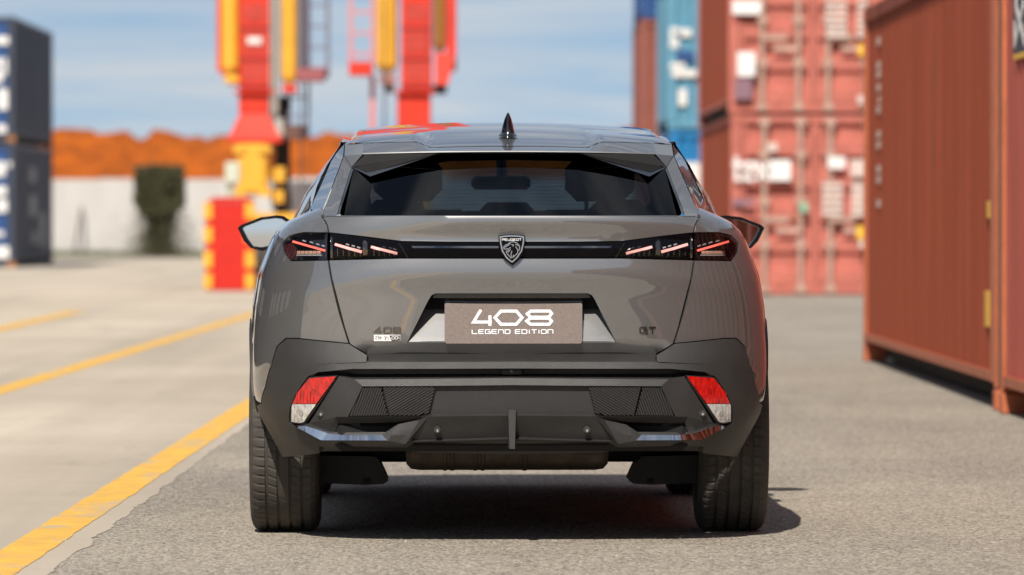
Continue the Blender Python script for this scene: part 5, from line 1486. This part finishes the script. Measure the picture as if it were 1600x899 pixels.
# ---- underbody, exhaust, suspension
boxo('floor_pan', (-.66, .66, .18, 3.45, .235, .30), m_liner, car, .02)
boxo('rear_floor', (-.60, .60, -.86, .20, .315, .42), m_liner, car, .02)
for sg in (-1, 1):
    v_, f_ = [], []
    for th in np.linspace(R(4), R(170), 16): v_ += [(sg * .60, .395 * math.cos(th), RW + .395 * math.sin(th)), (sg * .83, .395 * math.cos(th), RW + .395 * math.sin(th))]
    for i in range(15): f_.append((2 * i, 2 * i + 2, 2 * i + 3, 2 * i + 1))
    mk('wheel_liner', v_, f_, m_liner, car); 
    mk('wheel_liner', [(a, b + WB, c) for a, b, c in v_], f_, m_liner, car)
    mk('liner_wall', [(sg * .605, -.42, .30), (sg * .605, .42, .30), (sg * .605, .36, .7), (sg * .605, -.36, .7)], [(0, 1, 2, 3)], m_liner, car)
    mk('liner_wall', [(sg * .605, -.42 + WB, .30), (sg * .605, .42 + WB, .30), (sg * .605, .36 + WB, .7), (sg * .605, -.36 + WB, .7)], [(0, 1, 2, 3)], m_liner, car)
    # lower arm with its scoop-shaped cover
    xs = [abs(unproj(p, 0, -.1)[0]) for p in (508, 592, 604, 606)]
    z1, z2, z3 = [unproj(0, p, -.1)[1] for p in (712, 752, 757.5)]
    prof_ = [(xs[0] + .03, z1), (xs[1] + .012, z1 - .004), (xs[1], z1 - .02), (xs[3], z2), (xs[3] + .015, z3 + .002), (xs[1] + .05, z3 - .002), (xs[0] + .03, z3 + .006)]
    V, Fc = prism2d(prof_, lambda u, v, d: (sg * u, -.12 + d, v), .34)
    mk('arm_cover', V, Fc, m_plastic_dk, car)
    xsn = .47
    boxo('cover_clip', (sg * .50 - .012, sg * .50 + .012, -.128, -.121, z3 + .006, z3 + .022), m_liner, car)
    bmx = bmesh.new(); cyl(bmx, (sg * .30, .05, .27), (sg * .66, .0, .30), .03, 8); from_bm('control_arm', bmx, m_liner, car, 50)
    boxo('front_scoop', (sg * .67 - (.09 if sg > 0 else -.03), sg * .67 - (.03 if sg > 0 else -.09), 2.55, 2.95, .10, .25), m_liner, car, .01)
zc_ = unproj(0, 705.5, -.5)[1]
x0_ = unproj(633, 0, -.5)[0]; x1_ = unproj(951, 0, -.5)[0]
prof_ = [(x0_, .0), (x0_ + .004, .045), (x0_ + .02, .062), (x0_ + .05, .066)]
for k in (.13, .155, .235, .26): prof_ += [(x0_ + k, .066), (x0_ + k + .003, .0685), (x0_ + k + .012, .0685), (x0_ + k + .015, .066)]
prof_ += [(x1_ - .30, .066), (x1_ - .297, .0685), (x1_ - .285, .0685), (x1_ - .282, .066), (x1_ - .05, .066), (x1_ - .02, .062), (x1_ - .004, .045), (x1_, .0)]
v, f = lathe(prof_, 24); muf = mk('silencer', v, f, m_rusty, car, 30); muf.location = (0, -.5, zc_); muf.scale = (1, 1.5, 1)
bmx = bmesh.new(); cyl(bmx, (x0_ - .02, -.5, zc_ + .03), (x0_ + .06, -.45, zc_ + .03), .025, 10); cyl(bmx, (x1_ - .06, -.5, zc_ + .02), (x1_ + .09, -.4, zc_ + .03), .028, 10); cyl(bmx, (x1_ + .09, -.4, zc_ + .03), (.25, 1.5, .27), .028, 10)
from_bm('exhaust_pipe', bmx, m_rusty, car, 50)

# ------------------------------------------------------------------ cabin
def seat(x, y, w=.50, hb=.62, headrest=True):
    bm = bmesh.new(); box(bm, x - w / 2, x + w / 2, y, y + .5, .38, .55, .05); box(bm, x - w / 2, x + w / 2, y - .16, y + .02, .5, .5 + hb, .06)
    o_ = from_bm('seat', bm, m_seat, car, 50)
    if headrest:
        bm = bmesh.new(); box(bm, x - .13, x + .13, y - .15, y - .05, .5 + hb + .03, .5 + hb + .20, .045)
        for dx in (-.05, .05): cyl(bm, (x + dx, y - .10, .5 + hb - .02), (x + dx, y - .10, .5 + hb + .06), .008, 6)
        from_bm('headrest', bm, m_seat, o_, 50)
seat(-.36, 1.30, .52, .64); seat(.36, 1.30, .52, .64)
bm = bmesh.new(); box(bm, -.62, .62, .45, .95, .38, .55, .05); box(bm, -.62, .62, .28, .46, .5, 1.06, .06); rb = from_bm('rear_bench', bm, m_seat, car, 50)
for x in (-.40, 0, .40):
    bm = bmesh.new(); box(bm, x - .105, x + .105, .29, .37, 1.05, 1.175 if x else 1.165, .035); from_bm('headrest', bm, m_seat, rb, 50)
boxo('parcel_shelf', (-.58, .58, -.60, .28, .985, 1.0), m_seat, car)
bm = bmesh.new(); box(bm, -.70, .70, 2.12, 2.5, .78, .99, .05); box(bm, -.52, -.2, 2.08, 2.3, .95, 1.06, .04); from_bm('dashboard', bm, m_seat, car, 50)
v, f = lathe([(-.016, .17), (0, .185), (.016, .17), (0, .158), (-.016, .17)], 28)
o_ = mk('steering_wheel', [(p[1], p[0], p[2]) for p in v], f, m_seat, car, 50); o_.location = (-.36, 1.95, .93); o_.rotation_euler = (R(-20), 0, 0)
bm = bmesh.new(); xa, za = unproj(736, 297, 1.80); xb, zb2 = unproj(829, 276, 1.80); box(bm, xa, xb, 1.80, 1.84, za, zb2, .015); cyl(bm, (0, 1.83, zb2 - .01), (0, 1.90, zb2 + .06), .02, 8); from_bm('interior_mirror', bm, m_gloss_blk, car, 50)
V, Fc = [], []
ys = np.linspace(-.22, 1.75, 14); nx = 13
for y in ys:
    for i in range(nx):
        u = -1 + 2 * i / (nx - 1); V.append((.54 * u, y, float(roofz(np.float64(.54 * u), np.float64(y))) - .045))
for j in range(len(ys) - 1):
    for i in range(nx - 1): Fc.append((j * nx + i, j * nx + i + 1, (j + 1) * nx + i + 1, (j + 1) * nx + i))
mk('headlining', V, Fc, m_headlining, car, 60)
